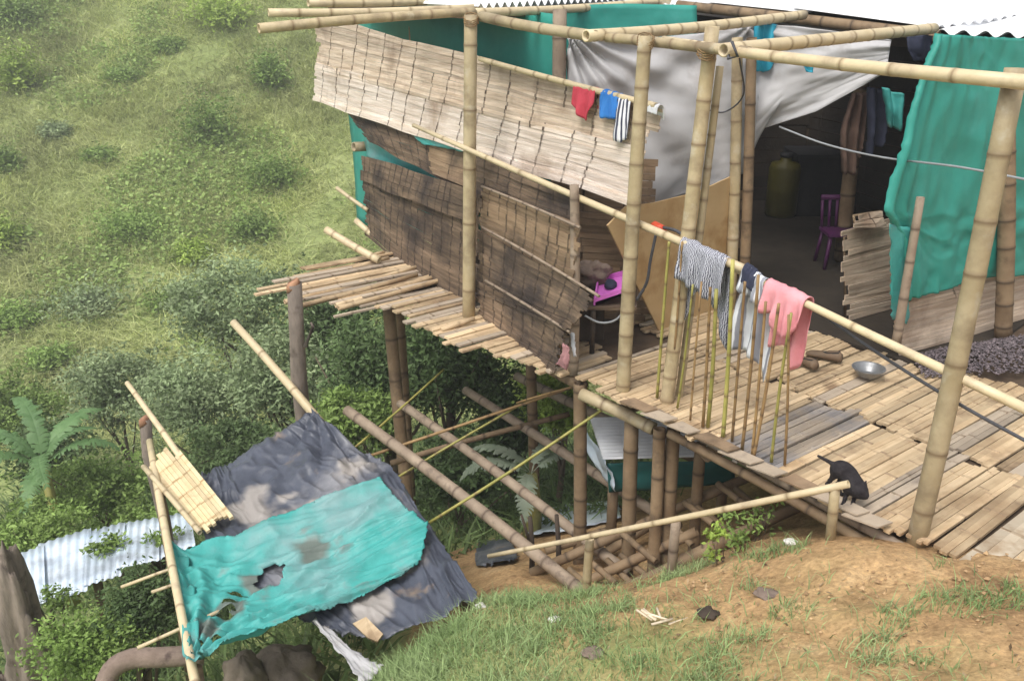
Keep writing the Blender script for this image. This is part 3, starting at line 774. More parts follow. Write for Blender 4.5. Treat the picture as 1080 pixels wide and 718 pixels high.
KA, KB = (.42, 6.98), (-1.75, 10.9)
kp = lambda x, y, o=0: PV(x, y, KA, KB, o)
tag(sheet('green_tarp', [[kp(360, -12), kp(480, 2), kp(592, 16)], [kp(368, 120), kp(480, 160), kp(592, 170)], [kp(378, 235), kp(480, 260), kp(592, 300)]],
    40, 24, M['tarp_green'], .035, seed=8.1), 'dark green tarp wall behind the upper split-bamboo screen', 'tarp')
tag(sheet('green_tarp', [
    [gp(986, 36, .05), gp(1020, 38, .05), gp(1060, 40, .05), gp(1120, 42, .05)],
    [gp(957, 110, .07), gp(1005, 112, .06), gp(1055, 112, .06), gp(1120, 112, .06)],
    [gp(931, 222, .12), gp(985, 225, .07), gp(1045, 212, .07), gp(1120, 205, .07)],
    [gp(948, 250, .10), gp(992, 262, .07), gp(1042, 252, .07), gp(1120, 246, .07)],
    [gp(952, 316, .08), gp(990, 308, .08), gp(1036, 294, .08), gp(1120, 286, .08)]],
    80, 90, M['tarp_green'], .03, seed=2.7, fray=.004, fine=.5, fold=lambda u, v: 1.6 * math.sin(60 * u) * math.exp(-12 * u) + .25 * (1 - 2 * abs(noise.noise(Vector((u * 4 + v * 2, v * 5 - u * 3, 4.0))))) ** 3 + .3 * math.sin(24 * u + 6 * v) * v ** 4), 'green tarp sheet covering the wall right of the doorway', 'tarp')
tag(sheet('teal_strip', [[gp(936, 236, .13), gp(962, 240, .13)], [gp(940, 290, .12), gp(961, 292, .12)], [gp(942, 336, .10), gp(956, 342, .10)]], 10, 24, M['tarp_teal'], .02, seed=6.6, fray=.006),
    'narrow teal tarp scrap hanging behind the leaning stick', 'tarp')
tag(sheet('teal_strip', [[pw(428, 136, .012), pw(490, 156, .012)], [pw(446, 152, .02), pw(489, 160, .02)]], 20, 8, M['tarp_teal'], .02, seed=3.6, fray=.006),
    'teal tarp scrap tucked under the lower edge of the light screen', 'tarp')
tag(sheet('teal_strip', [[pw(384, 146, -.10), pw(425, 162, -.10), pw(478, 182, -.10)], [pw(388, 166, -.10), pw(430, 182, -.10), pw(480, 198, -.10)]], 20, 8, M['tarp_teal'], .02, seed=7.6),
    'teal tarp showing through the gap between dark screens', 'tarp')
mb = MB()
OA, OB = (1.0, 6.28), (1.74, 6.96)
op = lambda x, y: PV(x, y, OA, OB)
mb.slab([op(641, 238), op(697, 352), op(770, 352), op(772, 186), op(735, 203), op(690, 214), op(660, 218)], (.7, -.7, 0), .012)
tag(mb.obj('plywood_panel', M['panel']), 'ochre plywood panel standing behind the bamboo posts', 'panel')

# ------------------------------------------------------------------ railing of poles and canes
rail = thing('cane_railing', 'pole handrail with thin upright green canes along the deck edge', 'railing', DK(1.2, 0))
R0, R1 = P(436, 132, 7.15), P(793, 288, 4.78)
bamboo('rail', R0, R1, .016, .026, M['pole_pale'], rail, gap=.45, bend=.006)
R2, R3 = P(772, 282, 4.92), P(1095, 438, 3.42)
bamboo('rail', R2, R3, .018, .024, M['pole_pale'], rail, gap=.5, bend=.008)
canes = [(706, 255, 693, 419, .010, 1), (720, 255, 705, 422, .008, 0), (731, 300, 714, 430, .008, 1), (740, 297, 728, 443, .007, 0), (749, 303, 741, 450, .010, 0), (756, 305, 746, 450, .013, 1),
         (773, 274, 762, 460, .013, 1), (786, 297, 772, 465, .009, 0), (800, 290, 782, 475, .010, 0), (808, 318, 793, 480, .009, 0), (822, 320, 794, 483, .010, 0), (834, 330, 814, 487, .009, 1), (832, 332, 827, 490, .008, 0)]
for x0, y0, x1, y1, r, g in canes:
    b = P(x1, y1, z=.012); a = P(x0, y0, b.y - .06)
    bamboo('cane', b, a, r, r * .85, M['cane'] if g else M['cane_brown'], rail, gap=.2, bend=.008, sides=7, hollow=False)
tp = lerp(R0, R1, (697 - 436) / (793 - 436) * .92)
rod('red_tape', [P(690, 238, 5.62), P(699, 243, 5.54)], .032, M['redtape'], rail, 8)
rod('cord', curve_pts([P(692, 246, 5.5), P(686, 275, 5.5), P(682, 298, 5.5), P(672, 316, 5.55)]), .010, M['rope'], rail)
rod('cord', curve_pts([P(700, 240, 5.4), P(712, 243, 5.3), P(722, 249, 5.2)]), .010, M['rope'], rail)
tag(rod('black_cable', curve_pts([P(850, 320, 4.5), P(930, 375, 4.1), P(1010, 425, 3.75), P(1095, 472, 3.4)]), .008, M['rope']), 'black cable slung just below the handrail at right', 'cable')
tag(rod('grey_wire', curve_pts([P(822, 134, 6.9), P(870, 152, 6.4), P(930, 166, 5.9), P(1010, 176, 5.2), P(1095, 192, 4.6)]), .007, M['wire']), 'thin grey wire strung across the dark doorway', 'wire')
tag(rod('grey_wire', curve_pts([P(780, 62, 5.0), P(784, 100, 5.4), P(765, 118, 5.6), P(745, 116, 5.5)]), .005, M['rope']), 'thin dark wire looping between the two door posts', 'wire')

# ------------------------------------------------------------------ clothes
def drape(name, A, B, lf, lb, m, r=.034, n=None, amp=.02, folds=5, seed=1.0, flare=1.0, label='', nv=26, nu=26, skew=0.0):
    A, B = Vector(A), Vector(B)
    ax = (B - A); w = ax.length
    n = Vector((ax.y, -ax.x, 0)).normalized() if n is None else n
    if n.y > 0: n = -n
    V, UV = [], []
    arc = math.pi * r
    f = lambda L, u: float(np.interp(u, np.linspace(0, 1, len(L)), L))
    for i in range(nu + 1):
        u = i / nu
        Lf, Lb = f(lf, u), f(lb, u)
        tot = Lf + arc + Lb
        c = A + ax * u
        for j in range(nv + 1):
            s = tot * j / nv
            if s < Lf: p = n * r + Vector((0, 0, -(Lf - s))); depth = (Lf - s)
            elif s < Lf + arc:
                t = (s - Lf) / r; p = n * (r * math.cos(t)) + Vector((0, 0, r * math.sin(t))); depth = 0
            else: p = -n * r + Vector((0, 0, -(s - Lf - arc))); depth = s - Lf - arc
            side = 1 if s < Lf + arc / 2 else -1
            k = min(depth / .12, 1.0)
            wob = amp * k * (math.sin(folds * 2 * math.pi * u + seed + depth * 3) + .8 * noise.noise(Vector((u * 4, depth * 7, seed))))
            wob += .008 * noise.noise(Vector((u * 9, s * 14, seed + 5)))
            shrink = (u - .5) * (flare - 1) * min(depth / .25, 1) * w
            p = c + p + n * (wob + .012 * k * side) + ax.normalized() * (shrink + skew * depth)
            p.z += .010 * noise.noise(Vector((u * 6, s * 9, seed + 9)))
            V.append(p); UV.append((u * w * 6, s * 6, 0))
    F = [(i * (nv + 1) + j, (i + 1) * (nv + 1) + j, (i + 1) * (nv + 1) + j + 1, i * (nv + 1) + j + 1) for i in range(nu) for j in range(nv)]
    base = (A + B) / 2
    o = mesh_obj(name, V, F, m, None, True, loc=base)
    at = o.data.attributes.new('uvc', 'FLOAT_VECTOR', 'POINT')
    at.data.foreach_set('vector', np.array(UV, dtype=np.float32).ravel())
    s = o.modifiers.new('thick', 'SOLIDIFY'); s.thickness = .004
    return o
rp = lambda px, py, d: P(px, py, d)
def on_rail(px):
    if px < 793:
        t0, t1, a, b = 436, 793, R0, R1
    else: t0, t1, a, b = 772, 1095, R2, R3
    lo, hi = 0.0, 1.0
    for _ in range(30):
        t = (lo + hi) / 2; q = lerp(a, b, t)
        f = q.y * cp + (CAM_H - q.z) * sp
        x = 540 + FPX * q.x / f
        if x < px: lo = t
        else: hi = t
    return lerp(a, b, t)
zs = drape('zebra_shirt', on_rail(721), on_rail(769), [.20, .22, .23, .25, .20], [.50, .28, .22, .38, .55], M['zebra'], r=.038, amp=.018, folds=3, seed=2.0)
tag(zs, 'grey zebra-striped shirt draped over the handrail', 'shirt')
ws = drape('banded_shirt', on_rail(786), on_rail(808), [.10, .12, .10], [.52, .50, .48, .58], M['banded'], r=.034, amp=.025, folds=2, seed=5.0, flare=1.9, skew=-.06)
tag(ws, 'white and grey banded shirt hanging on the handrail next to the pink one', 'shirt')
trim = drape('dark_trim', on_rail(787), on_rail(800), [.05, .06], [.05, .06], M['navy'], r=.046, amp=.004, folds=1, seed=5.0)
trim.parent = ws; trim.location = trim.location - ws.location
pk = drape('pink_shirt', on_rail(811), on_rail(853), [.14, .13, .24, .21, .09], [.36, .33, .30, .44, .40, .22], M['pink'], r=.042, amp=.022, folds=3, seed=7.0, flare=.9)
tag(pk, 'pink shirt draped over the handrail', 'shirt')
def on_mat(px, py, o=.0): return pw(px, py, o)
rd = drape('red_cloth', on_mat(608, 93, -.01), on_mat(631, 98, -.01), [.10, .16, .19, .06], [.2, .2], M['red'], r=.03, amp=.014, folds=2, seed=3.0)
tag(rd, 'small red cloth hung on the top edge of the bamboo screen', 'cloth')
bl = drape('blue_cloth', on_mat(637, 99, -.01), on_mat(656, 104, -.01), [.14, .14, .12], [.2, .2], M['blue'], r=.03, amp=.010, folds=2, seed=4.0)
tag(bl, 'small blue cloth hung on the top edge of the bamboo screen', 'cloth')
wt = drape('striped_cloth', on_mat(655, 105, -.01), on_mat(669, 109, -.01), [.25, .25, .20], [.2, .2], M['stripe'], r=.032, amp=.012, folds=1, seed=6.0)
tag(wt, 'white and dark striped cloth hanging beside the blue one', 'cloth')
wc = drape('white_cloth', on_mat(686, 112, -.01), on_mat(697, 116, -.01), [.03, .03], [.06, .06], M['white'], r=.028, amp=.006, folds=1, seed=6.5, nu=10)
tag(wc, 'crumpled white rag on the right end of the bamboo screen', 'rag')
bh = sheet('blue_cloth', [[P(796, 24, 7.0), P(821, 26, 7.0)], [P(795, 50, 6.98), P(818, 52, 6.98)], [P(794, 74, 7.0), P(806, 77, 7.0), P(818, 66, 7.0)]], 14, 22, M['cloth_teal'], .03, seed=5.5, fold=lambda u, v: math.sin(11 * u))
tag(bh, 'blue cloth hanging from the rafter above the doorway', 'cloth')
tag(sheet('blue_scrap', [[P(846, 66, 6.7), P(858, 68, 6.7)], [P(850, 76, 6.7), P(857, 77, 6.7)]], 6, 6, M['cloth_teal'], .02, seed=5.9), 'tiny blue scrap pegged below the rafter', 'scrap')
tag(sheet('navy_cloth', [[P(956, 36, 6.5), P(984, 38, 6.5)], [P(957, 52, 6.48), P(980, 54, 6.48)], [P(963, 64, 6.5), P(973, 65, 6.5)]], 10, 12, M['navy'], .03, seed=7.5), 'dark navy cloth hanging at the right end of the rafter', 'cloth')
tag(sheet('brown_garment', [[P(898, 98, 7.6), P(915, 98, 7.6)], [P(886, 140, 7.58), P(912, 140, 7.58)], [P(888, 182, 7.6), P(898, 184, 7.6), P(906, 165, 7.6)]], 12, 24, M['brown_cloth'], .05, seed=9.5, fold=lambda u, v: math.sin(13 * u)),
    'brown garment hanging on the post inside the doorway', 'garment')
tag(sheet('dark_garment', [[P(915, 92, 7.4), P(938, 95, 7.4)], [P(915, 130, 7.38), P(938, 130, 7.38)], [P(913, 165, 7.4), P(930, 150, 7.4)]], 12, 20, M['navy'], .05, seed=9.9, fold=lambda u, v: math.sin(9 * u)),
    'dark blue garment hanging right of the inner post', 'garment')
tag(sheet('teal_cloth', [[P(930, 92, 7.0), P(953, 100, 7.0)], [P(934, 112, 6.98), P(952, 115, 6.98)], [P(936, 133, 7.0), P(950, 138, 7.0)]], 10, 14, M['tarp_teal'], .03, seed=3.9, fold=lambda u, v: math.sin(9 * u)),
    'bright teal cloth hanging in the right corner of the doorway', 'cloth')

tag(sheet('pink_scrap', [[pl(594, 362, .13), pl(601, 366, .13)], [pl(593, 374, .13), pl(600, 379, .13)], [pl(587, 384, .12), pl(598, 390, .12)]], 8, 18, M['faded'], .02, seed=3.9, fray=.004),
    'faded pink scrap hanging at the corner of the lowest dark mat', 'scrap')
tag(sheet('white_strip', [[pl(602, 350, .02), pl(606, 351, .02)], [pl(603, 362, .02), pl(607, 363, .02)], [pl(605, 376, .02), pl(608, 376, .02)]], 4, 12, M['white'], .02, seed=4.9),
    'narrow white strip dangling from the corner of the dark mats', 'strip')
tag(rod('grey_hose', curve_pts([P(617, 333, 5.9), P(632, 340, 5.9), P(648, 338, 5.85), P(662, 325, 5.8)]), .008, M['wire']), 'thin grey hose curving under the magenta tray', 'hose')
# ------------------------------------------------------------------ lathe things, furniture
def lathe(prof, center, seg=24, tilt=(0, 0)):
    V, F = [], []
    for r, z in prof:
        for k in range(seg):
            a = 2 * math.pi * k / seg
            x, y = r * math.cos(a), r * math.sin(a)
            V.append(Vector((x, y, z + x * tilt[0] + y * tilt[1])) + Vector(center))
    for i in range(len(prof) - 1):
        for k in range(seg):
            k2 = (k + 1) % seg
            F.append((i * seg + k, i * seg + k2, (i + 1) * seg + k2, (i + 1) * seg + k))
    F.append(tuple(range(seg))[::-1]); F.append(tuple((len(prof) - 1) * seg + k for k in range(seg)))
    return V, F
bc = P(915, 396, z=.022)
V_, F_ = lathe([(.06, 0), (.085, .03), (.098, .052), (.108, .056), (.108, .060), (.095, .058), (.080, .034), (.058, .008), (.01, .006)], bc, 36)
tag(mesh_obj('metal_bowl', [Vector(v) for v in V_], F_, M['bowl'], None, False, loc=bc), 'round metal bowl lying on the deck boards', 'bowl')
yc = P(822, 225, z=0.0); yc = Vector((yc.x * 8.9 / yc.y, 8.9, 0))
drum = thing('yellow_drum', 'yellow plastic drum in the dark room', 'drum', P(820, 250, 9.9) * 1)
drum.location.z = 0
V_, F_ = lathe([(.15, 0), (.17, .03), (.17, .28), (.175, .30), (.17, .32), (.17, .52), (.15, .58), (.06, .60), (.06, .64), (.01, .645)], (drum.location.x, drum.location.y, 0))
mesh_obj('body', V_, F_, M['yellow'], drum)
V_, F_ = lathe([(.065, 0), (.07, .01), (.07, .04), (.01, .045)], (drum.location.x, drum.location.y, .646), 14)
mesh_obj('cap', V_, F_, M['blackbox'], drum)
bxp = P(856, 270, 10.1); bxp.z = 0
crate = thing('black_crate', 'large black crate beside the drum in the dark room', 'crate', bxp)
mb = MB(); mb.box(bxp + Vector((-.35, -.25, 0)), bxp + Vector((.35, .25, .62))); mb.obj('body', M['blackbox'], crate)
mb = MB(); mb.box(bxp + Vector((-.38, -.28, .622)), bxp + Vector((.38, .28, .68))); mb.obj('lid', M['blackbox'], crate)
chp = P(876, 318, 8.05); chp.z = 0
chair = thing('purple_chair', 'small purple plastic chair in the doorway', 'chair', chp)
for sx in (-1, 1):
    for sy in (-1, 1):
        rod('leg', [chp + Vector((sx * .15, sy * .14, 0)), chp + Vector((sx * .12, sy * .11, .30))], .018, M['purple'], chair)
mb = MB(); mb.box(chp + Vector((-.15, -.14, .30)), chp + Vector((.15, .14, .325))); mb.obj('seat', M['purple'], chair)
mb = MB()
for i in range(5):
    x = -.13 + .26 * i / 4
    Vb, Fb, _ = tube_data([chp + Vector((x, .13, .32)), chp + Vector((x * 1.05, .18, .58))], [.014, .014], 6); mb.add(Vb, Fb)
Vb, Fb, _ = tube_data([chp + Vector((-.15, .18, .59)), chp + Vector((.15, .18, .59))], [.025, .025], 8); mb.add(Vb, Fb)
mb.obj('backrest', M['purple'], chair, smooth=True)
# shoes
def shoe(name, p, ang, label):
    V, F = [], []
    secs = [(-.12, .030, .060), (-.10, .036, .075), (-.05, .036, .070), (0, .036, .052), (.06, .042, .045), (.10, .038, .036), (.125, .022, .024)]
    ca, sa = math.cos(ang), math.sin(ang)
    for x, w, h in secs:
        for k in range(10):
            a = math.pi * 2 * k / 10
            y = w * math.cos(a); z = h / 2 + h / 2 * math.sin(a)
            V.append(p + Vector((x * ca - y * sa, x * sa + y * ca, max(z, .003))))
    for i in range(len(secs) - 1):
        for k in range(10):
            k2 = (k + 1) % 10; F.append((i * 10 + k, i * 10 + k2, (i + 1) * 10 + k2, (i + 1) * 10 + k))
    F.append(tuple(range(10))[::-1]); F.append(tuple((len(secs) - 1) * 10 + k for k in range(10)))
    s = thing(name, label, 'shoe', p, 'pair of shoes on the deck')
    mesh_obj('upper', V, F, M['shoe'], s)
    V2, F2 = [], []
    inset_outline = [(-.10, .02), (-.06, .026), (-.02, .024), (0.01, .01)]
    mb = MB()
    pts = [p + Vector((x * ca - y * sa, x * sa + y * ca, .074 - (x + .1) * .22)) for x, w in inset_outline for y in (w,)] + [p + Vector((x * ca - y * sa, x * sa + y * ca, .074 - (x + .1) * .22)) for x, w in inset_outline[::-1] for y in (-w,)]
    mb.slab(pts, (0, 0, 1), .012); mb.obj('shade_inset', M['blackbox'], s)  # black slab stands in for the shaded inside of the shoe
shoe('shoe', P(847, 384, z=.012), 2.0, 'brown shoe nearer the pink shirt, on the deck')
shoe('shoe', P(869, 378, z=.012), 2.5, 'brown shoe nearer the metal bowl, on the deck')
# things in the kitchen nook
tp0 = P(652, 300, 6.0)
mb = MB()
ctr = P(650, 308, 6.05)
q = [P(626, 322, 5.95), P(668, 308, 5.95), P(668, 290, 6.25), P(630, 300, 6.25)]
mb.slab([p + Vector((0, 0, .02)) for p in q], (0, 0, 1), .02)
for i in range(4):
    a, b = q[i], q[(i + 1) % 4]
    mb.slab([a, b, b + Vector((0, 0, .055)), a + Vector((0, 0, .055))], Vector((b - a)).cross(Vector((0, 0, 1))), .012)
tray = mb.obj('magenta_tray', M['magenta'], None, loc=ctr)
tag(tray, 'magenta plastic tray on the kitchen shelf', 'tray')
# shelf under the tray
shelf = thing('kitchen_shelf', 'low dark bamboo shelf under the magenta tray', 'shelf', Vector((ctr.x, ctr.y, 0)))
mb = MB(); lo = min(p.z for p in q) - .005
mb.slab([Vector((p.x, p.y, lo)) + (Vector((p.x, p.y, lo)) - Vector((ctr.x, ctr.y, lo))) * .25 for p in q], (0, 0, 1), .02); mb.obj('top', M['mat_dark'], shelf)
for p in q: rod('leg', [Vector((p.x, p.y, 0)), Vector((p.x, p.y, lo - .02))], .02, M['soot'], shelf)
# sacks
def blob(name, c, rad, m, seed, amp=.25, n=20, flat=None, parent=None, loc=None):
    V, F = [], []
    for i in range(n + 1):
        th = math.pi * i / n
        for k in range(n * 2):
            ph = math.pi * 2 * k / (n * 2)
            d = Vector((math.sin(th) * math.cos(ph), math.sin(th) * math.sin(ph), math.cos(th)))
            r = 1 + amp * noise.fractal(d * 1.6 + Vector((seed, seed, 0)), 1, 2, 4)
            p = Vector((d.x * rad[0], d.y * rad[1], d.z * rad[2])) * r
            if flat is not None: p.z = max(p.z, flat)
            V.append(p + Vector(c))
    for i in range(n):
        for k in range(n * 2):
            k2 = (k + 1) % (n * 2)
            F.append((i * n * 2 + k, (i + 1) * n * 2 + k, (i + 1) * n * 2 + k2, i * n * 2 + k2))
    return mesh_obj(name, V, F, m, parent, True, loc=c if loc is None else loc)
sc = P(622, 285, 6.25)
tag(blob('grey_sack', Vector((sc.x, sc.y, .50)), (.15, .10, .09), M['sack'], 2.3, .5), 'crumpled grey-brown sack on the block behind the dark mats', 'sack')
blk = MB(); blk.box(Vector((sc.x - .13, sc.y - .08, 0.005)), Vector((sc.x + .11, sc.y + .12, .42)))
tag(blk.obj('wood_block', M['soot'], None, loc=(sc.x, sc.y, 0)), 'dark wooden block under the grey-brown sack', 'block')
dc = P(644, 300, 6.1)
tag(blob('dark_pot', Vector((dc.x, dc.y, q[0].z + .10)), (.045, .045, .04), M['navy'], 6.1, .1), 'small dark pot on the magenta tray', 'pot')

# dark grains heaped on the deck against the wall
mbg = MB()
gA, gB, gC, gD = P(962, 375, z=.02), P(1100, 352, z=.02), P(1100, 392, z=.02), P(975, 397, z=.02)
for i in range(2600):
    u, v = random.random(), random.random()
    p = lerp(lerp(gA, gB, u), lerp(gD, gC, u), v)
    hgt = .07 * math.sin(math.pi * v) * min(1, 4 * u)
    p = p + Vector((random.gauss(0, .015), random.gauss(0, .015), hgt + random.uniform(0, .012)))
    r = random.uniform(.006, .014)
    V_ = [p + Vector(d) * r for d in ((1, 0, 0), (-1, 0, 0), (0, 1, 0), (0, -1, 0), (0, 0, .8), (0, 0, -.8))]
    mbg.add(V_, [(0, 2, 4), (2, 1, 4), (1, 3, 4), (3, 0, 4), (2, 0, 5), (1, 2, 5), (3, 1, 5), (0, 3, 5)], tone=random.uniform(-.4, .9))
for u in np.linspace(0, .95, 14):
    for v in np.linspace(0, .9, 6):
        pass
gh = mbg.obj('dark_grains', M['gravel'], None, loc=lerp(gA, gC, .5))
tag(gh, 'heap of dark purplish grains spread to dry beside the wall', 'grain heap'); gh['kind'] = 'stuff'

# ------------------------------------------------------------------ cat
def cat():
    p0 = P(903, 529, z=.020); d = p0.y
    mbd = bpy.data.metaballs.new('cat_shape'); mbd.resolution = .008; mbd.render_resolution = .008
    tmp = bpy.data.objects.new('cat_shape', mbd); C.objects.link(tmp)
    def ball(p, r):
        e = mbd.elements.new(); e.co = p; e.radius = r / .575
    def run(a, b, r0, r1, n=6):
        for i in range(n): t = i / (n - 1); ball(lerp(a, b, t), lerp(r0, r1, t))
    hip, waist, chest = P(886, 494, d + .06), P(895, 500, d + .04), P(900, 512, d)
    run(hip, waist, .038, .034, 5); run(waist, chest, .034, .042, 5)                       # trunk, hips high
    run(P(878, 489, d + .07), P(863, 481, d + .09), .010, .007, 10)                        # tail held out
    for sx, px in ((-.02, 883), (.03, 890)):                                                # hind legs with the hock behind
        k_ = hip + Vector((sx, .0, -.035)); h_ = Vector((k_.x - .025, k_.y + .02, .075)); f_ = Vector((k_.x - .005, k_.y, .028))
        run(hip + Vector((sx, 0, 0)), k_, .026, .020, 4); run(k_, h_, .018, .011, 4); run(h_, f_, .010, .009, 4); run(f_, f_ + Vector((.03, -.01, 0)), .010, .008, 3)
    for sx in (-.022, .024):                                                                # folded forelegs
        e_ = chest + Vector((sx, .01, -.035)); f_ = Vector((e_.x - .02, e_.y - .03, .028))
        run(chest + Vector((sx, 0, 0)), e_, .026, .017, 4); run(e_, f_, .015, .010, 4); run(f_, f_ + Vector((-.02, -.025, 0)), .010, .009, 3)
    head = P(907, 518, d - .05)
    run(chest, head, .040, .030, 5)                                                         # neck stretched down to the boards
    ball(head, .036); ball(head + Vector((.018, -.024, -.012)), .018)
    for dx in (-.020, .020): run(head + Vector((dx, .008, .024)), head + Vector((dx * 1.35, .010, .050)), .011, .004, 5)
    bpy.context.view_layer.update()
    dg = bpy.context.evaluated_depsgraph_get()
    me = bpy.data.meshes.new_from_object(tmp.evaluated_get(dg))
    me.name = 'black_cat'
    bpy.data.objects.remove(tmp)
    base = Vector((p0.x, p0.y, .018))
    zmin = min(v.co.z for v in me.vertices)
    for v in me.vertices: v.co = v.co - base - Vector((0, 0, zmin - .018))
    me.materials.clear(); me.materials.append(M['cat'])
    me.polygons.foreach_set('use_smooth', np.ones(len(me.polygons), dtype=bool))
    o = bpy.data.objects.new('black_cat', me); C.objects.link(o); o.location = base
    return tag(o, 'black cat curled forward at the edge of the deck', 'cat')
cat()

# ------------------------------------------------------------------ low fence rail in front
fence = thing('bamboo_barrier', 'low bamboo rail on short stakes along the bank', 'barrier', (.44, 4.6, g1(.44, 4.6)))
bamboo('rail', P(515, 586, 4.85), P(895, 510, 3.80), .014, .019, M['pole_pale'], fence, gap=.4, bend=.006)
def stake(px, py0, py1, d, r, par, m='pole'):
    a = P(px, py0, d); b = P(px - 5, py1, d); b.z = min(b.z, g1(b.x, b.y) - .08)
    bamboo('stake', b, a, r, r * .95, M[m], par, bend=.004, gap=.3)
stake(622, 568, 632, 4.58, .028, fence)
stake(881, 512, 572, 3.84, .026, fence, 'pole')
stake(713, 548, 604, 4.42, .030, fence, 'pole_grey')

# lower scaffold of joists -------------------------------------------
scaf = thing('bamboo_scaffold', 'unfinished lower frame of long bamboo poles left of the stilts', 'scaffold', (.3, 5.2, g1(.3, 5.2)))
for (x0, y0, d0, x1, y1, d1, r, m) in ((366, 433, 6.75, 628, 634, 4.75, .044, 'pole_grey'), (419, 424, 7.4, 664, 604, 5.2, .040, 'pole_grey'), (491, 412, 7.7, 716, 556, 5.6, .040, 'pole_grey'), (545, 396, 8.2, 752, 492, 6.3, .045, 'pole_grey')):
    a = P(x0, y0, d0); b = P(x1, y1, d1)
    bamboo('pole', a, b, r, r, M[m], scaf, gap=.35, bend=.008)
for (x0, y0, d0, x1, y1, d1, r, m) in ((412, 489, 6.6, 600, 436, 7.1, .026, 'pole_brown'), (380, 484, 6.4, 605, 408, 6.6, .013, 'cane_brown'), (448, 553, 5.35, 648, 424, 5.5, .011, 'cane'),
                                       (366, 478, 6.4, 468, 390, 7.4, .010, 'cane'), (414, 507, 6.2, 560, 420, 6.6, .010, 'cane'), (545, 425, 6.2, 615, 405, 5.65, .008, 'cane_brown')):
    bamboo('cross_cane', P(x0, y0, d0), P(x1, y1, d1), r, r * .9, M[m], scaf, gap=.3, bend=.008, sides=7)
# ladder-like frame under the deck
lad = thing('bamboo_ladder', 'ladder-like bamboo frame propped in the shade under the deck', 'ladder', (.9, 5.2, g1(.9, 5.2)))
for (x0, y0, d0, x1, y1, d1) in ((560, 604, 5.35, 800, 498, 5.3), (640, 628, 4.95, 850, 530, 4.75), (575, 580, 5.5, 640, 560, 5.6), (600, 622, 5.1, 735, 560, 5.0), (590, 612, 5.6, 700, 545, 5.7), (720, 590, 4.9, 842, 534, 4.7)):
    bamboo('side_pole', P(x0, y0, d0), P(x1, y1, d1), .035, .033, M['pole_brown'], lad, gap=.35, bend=.005)
for (x0, y0, x1, y1) in ((640, 590, 668, 617), (656, 562, 692, 592), (722, 530, 752, 552), (757, 510, 786, 532), (655, 585, 682, 607), (700, 545, 730, 575), (600, 600, 632, 628), (618, 588, 650, 615), (735, 535, 770, 560), (775, 515, 812, 545)):
    bamboo('rung', P(x0, y0, 5.2), P(x1, y1, 4.95), .022, .022, M['pole_brown'], lad, gap=.35, bend=.005)
# charred stakes
ck = 0
for (px, y0, y1, lbl) in ((559, 545, 598, 'forked dark stake in the dirt below the deck'), (587, 543, 590, 'short dark stake in the dirt left of the corner stilt')):
    a = P(px, y0, 5.4); b = P(px + 2, y1, 5.4); b.z = g1(b.x, b.y) - .08
    t = thing('dark_stake', lbl, 'stake', b + Vector((0, 0, .08)))
    rod('stem', [b, lerp(a, b, .5) + Vector((.01, 0, 0)), a], .022, M['soot'], t, 8, r1=.015)
    if ck == 0: rod('fork', [lerp(a, b, .45), a + Vector((-.06, 0, .02))], .014, M['soot'], t, 6, r1=.008)
    ck += 1

# shed under the deck --------------------------------------------------
shed = thing('low_shed', 'low shed with zinc roof and teal tarp walls under the deck', 'shed', P(700, 520, 6.1))
shed.location.z = g1(shed.location.x, shed.location.y)
corrugated('roof', P(636, 484, 5.75), P(622, 440, 6.8), P(775, 436, 6.8), P(782, 480, 5.75), M['metal'], shed, 13, .016)
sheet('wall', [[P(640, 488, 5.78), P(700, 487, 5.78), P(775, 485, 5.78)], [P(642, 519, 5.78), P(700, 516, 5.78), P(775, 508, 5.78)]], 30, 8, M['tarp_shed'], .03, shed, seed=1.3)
sheet('side_sheet', [[P(612, 442, 6.6), P(628, 468, 6.1), P(640, 486, 5.72)], [P(612, 466, 6.4), P(632, 496, 6.0), P(650, 518, 5.7)]], 16, 10, M['metal_far'], .03, shed, seed=2.2)
for (x, y, d) in ((648, 490, 5.85), (765, 488, 5.85)):
    a = P(x, y, d); rod('post', [a, Vector((a.x, a.y, g1(a.x, a.y) - .1))], .04, M['pole_brown'], shed, 8)
# plastic sheets lying on the ground
def ground_sheet(name, poly, m, label, seed):
    rows = []
    for row in poly:
        rr = []
        for x, y in row:
            rx, rz = ray(x, y); d = 3.0
            for _ in range(400):
                if CAM_H - rz * d < g1(rx * d, d) + .03: break
                d += .02
            rr.append(Vector((rx * d, d, CAM_H - rz * d + .02)))
        rows.append(rr)
    return tag(sheet(name, rows, 20, 14, m, .03, seed=seed, fray=.01), label, 'plastic sheet')
ground_sheet('grey_plastic', [[(548, 545), (600, 533), (652, 530)], [(556, 566), (600, 562), (655, 548)]], M['metal_far'], 'grey plastic sheet on the dirt behind the corner stilt', 3.3)
ground_sheet('grey_plastic', [[(505, 572), (540, 570)], [(500, 598), (545, 592)]], M['tarp_black'], 'dark grey plastic scrap on the dirt beside the black tarp', 5.3)

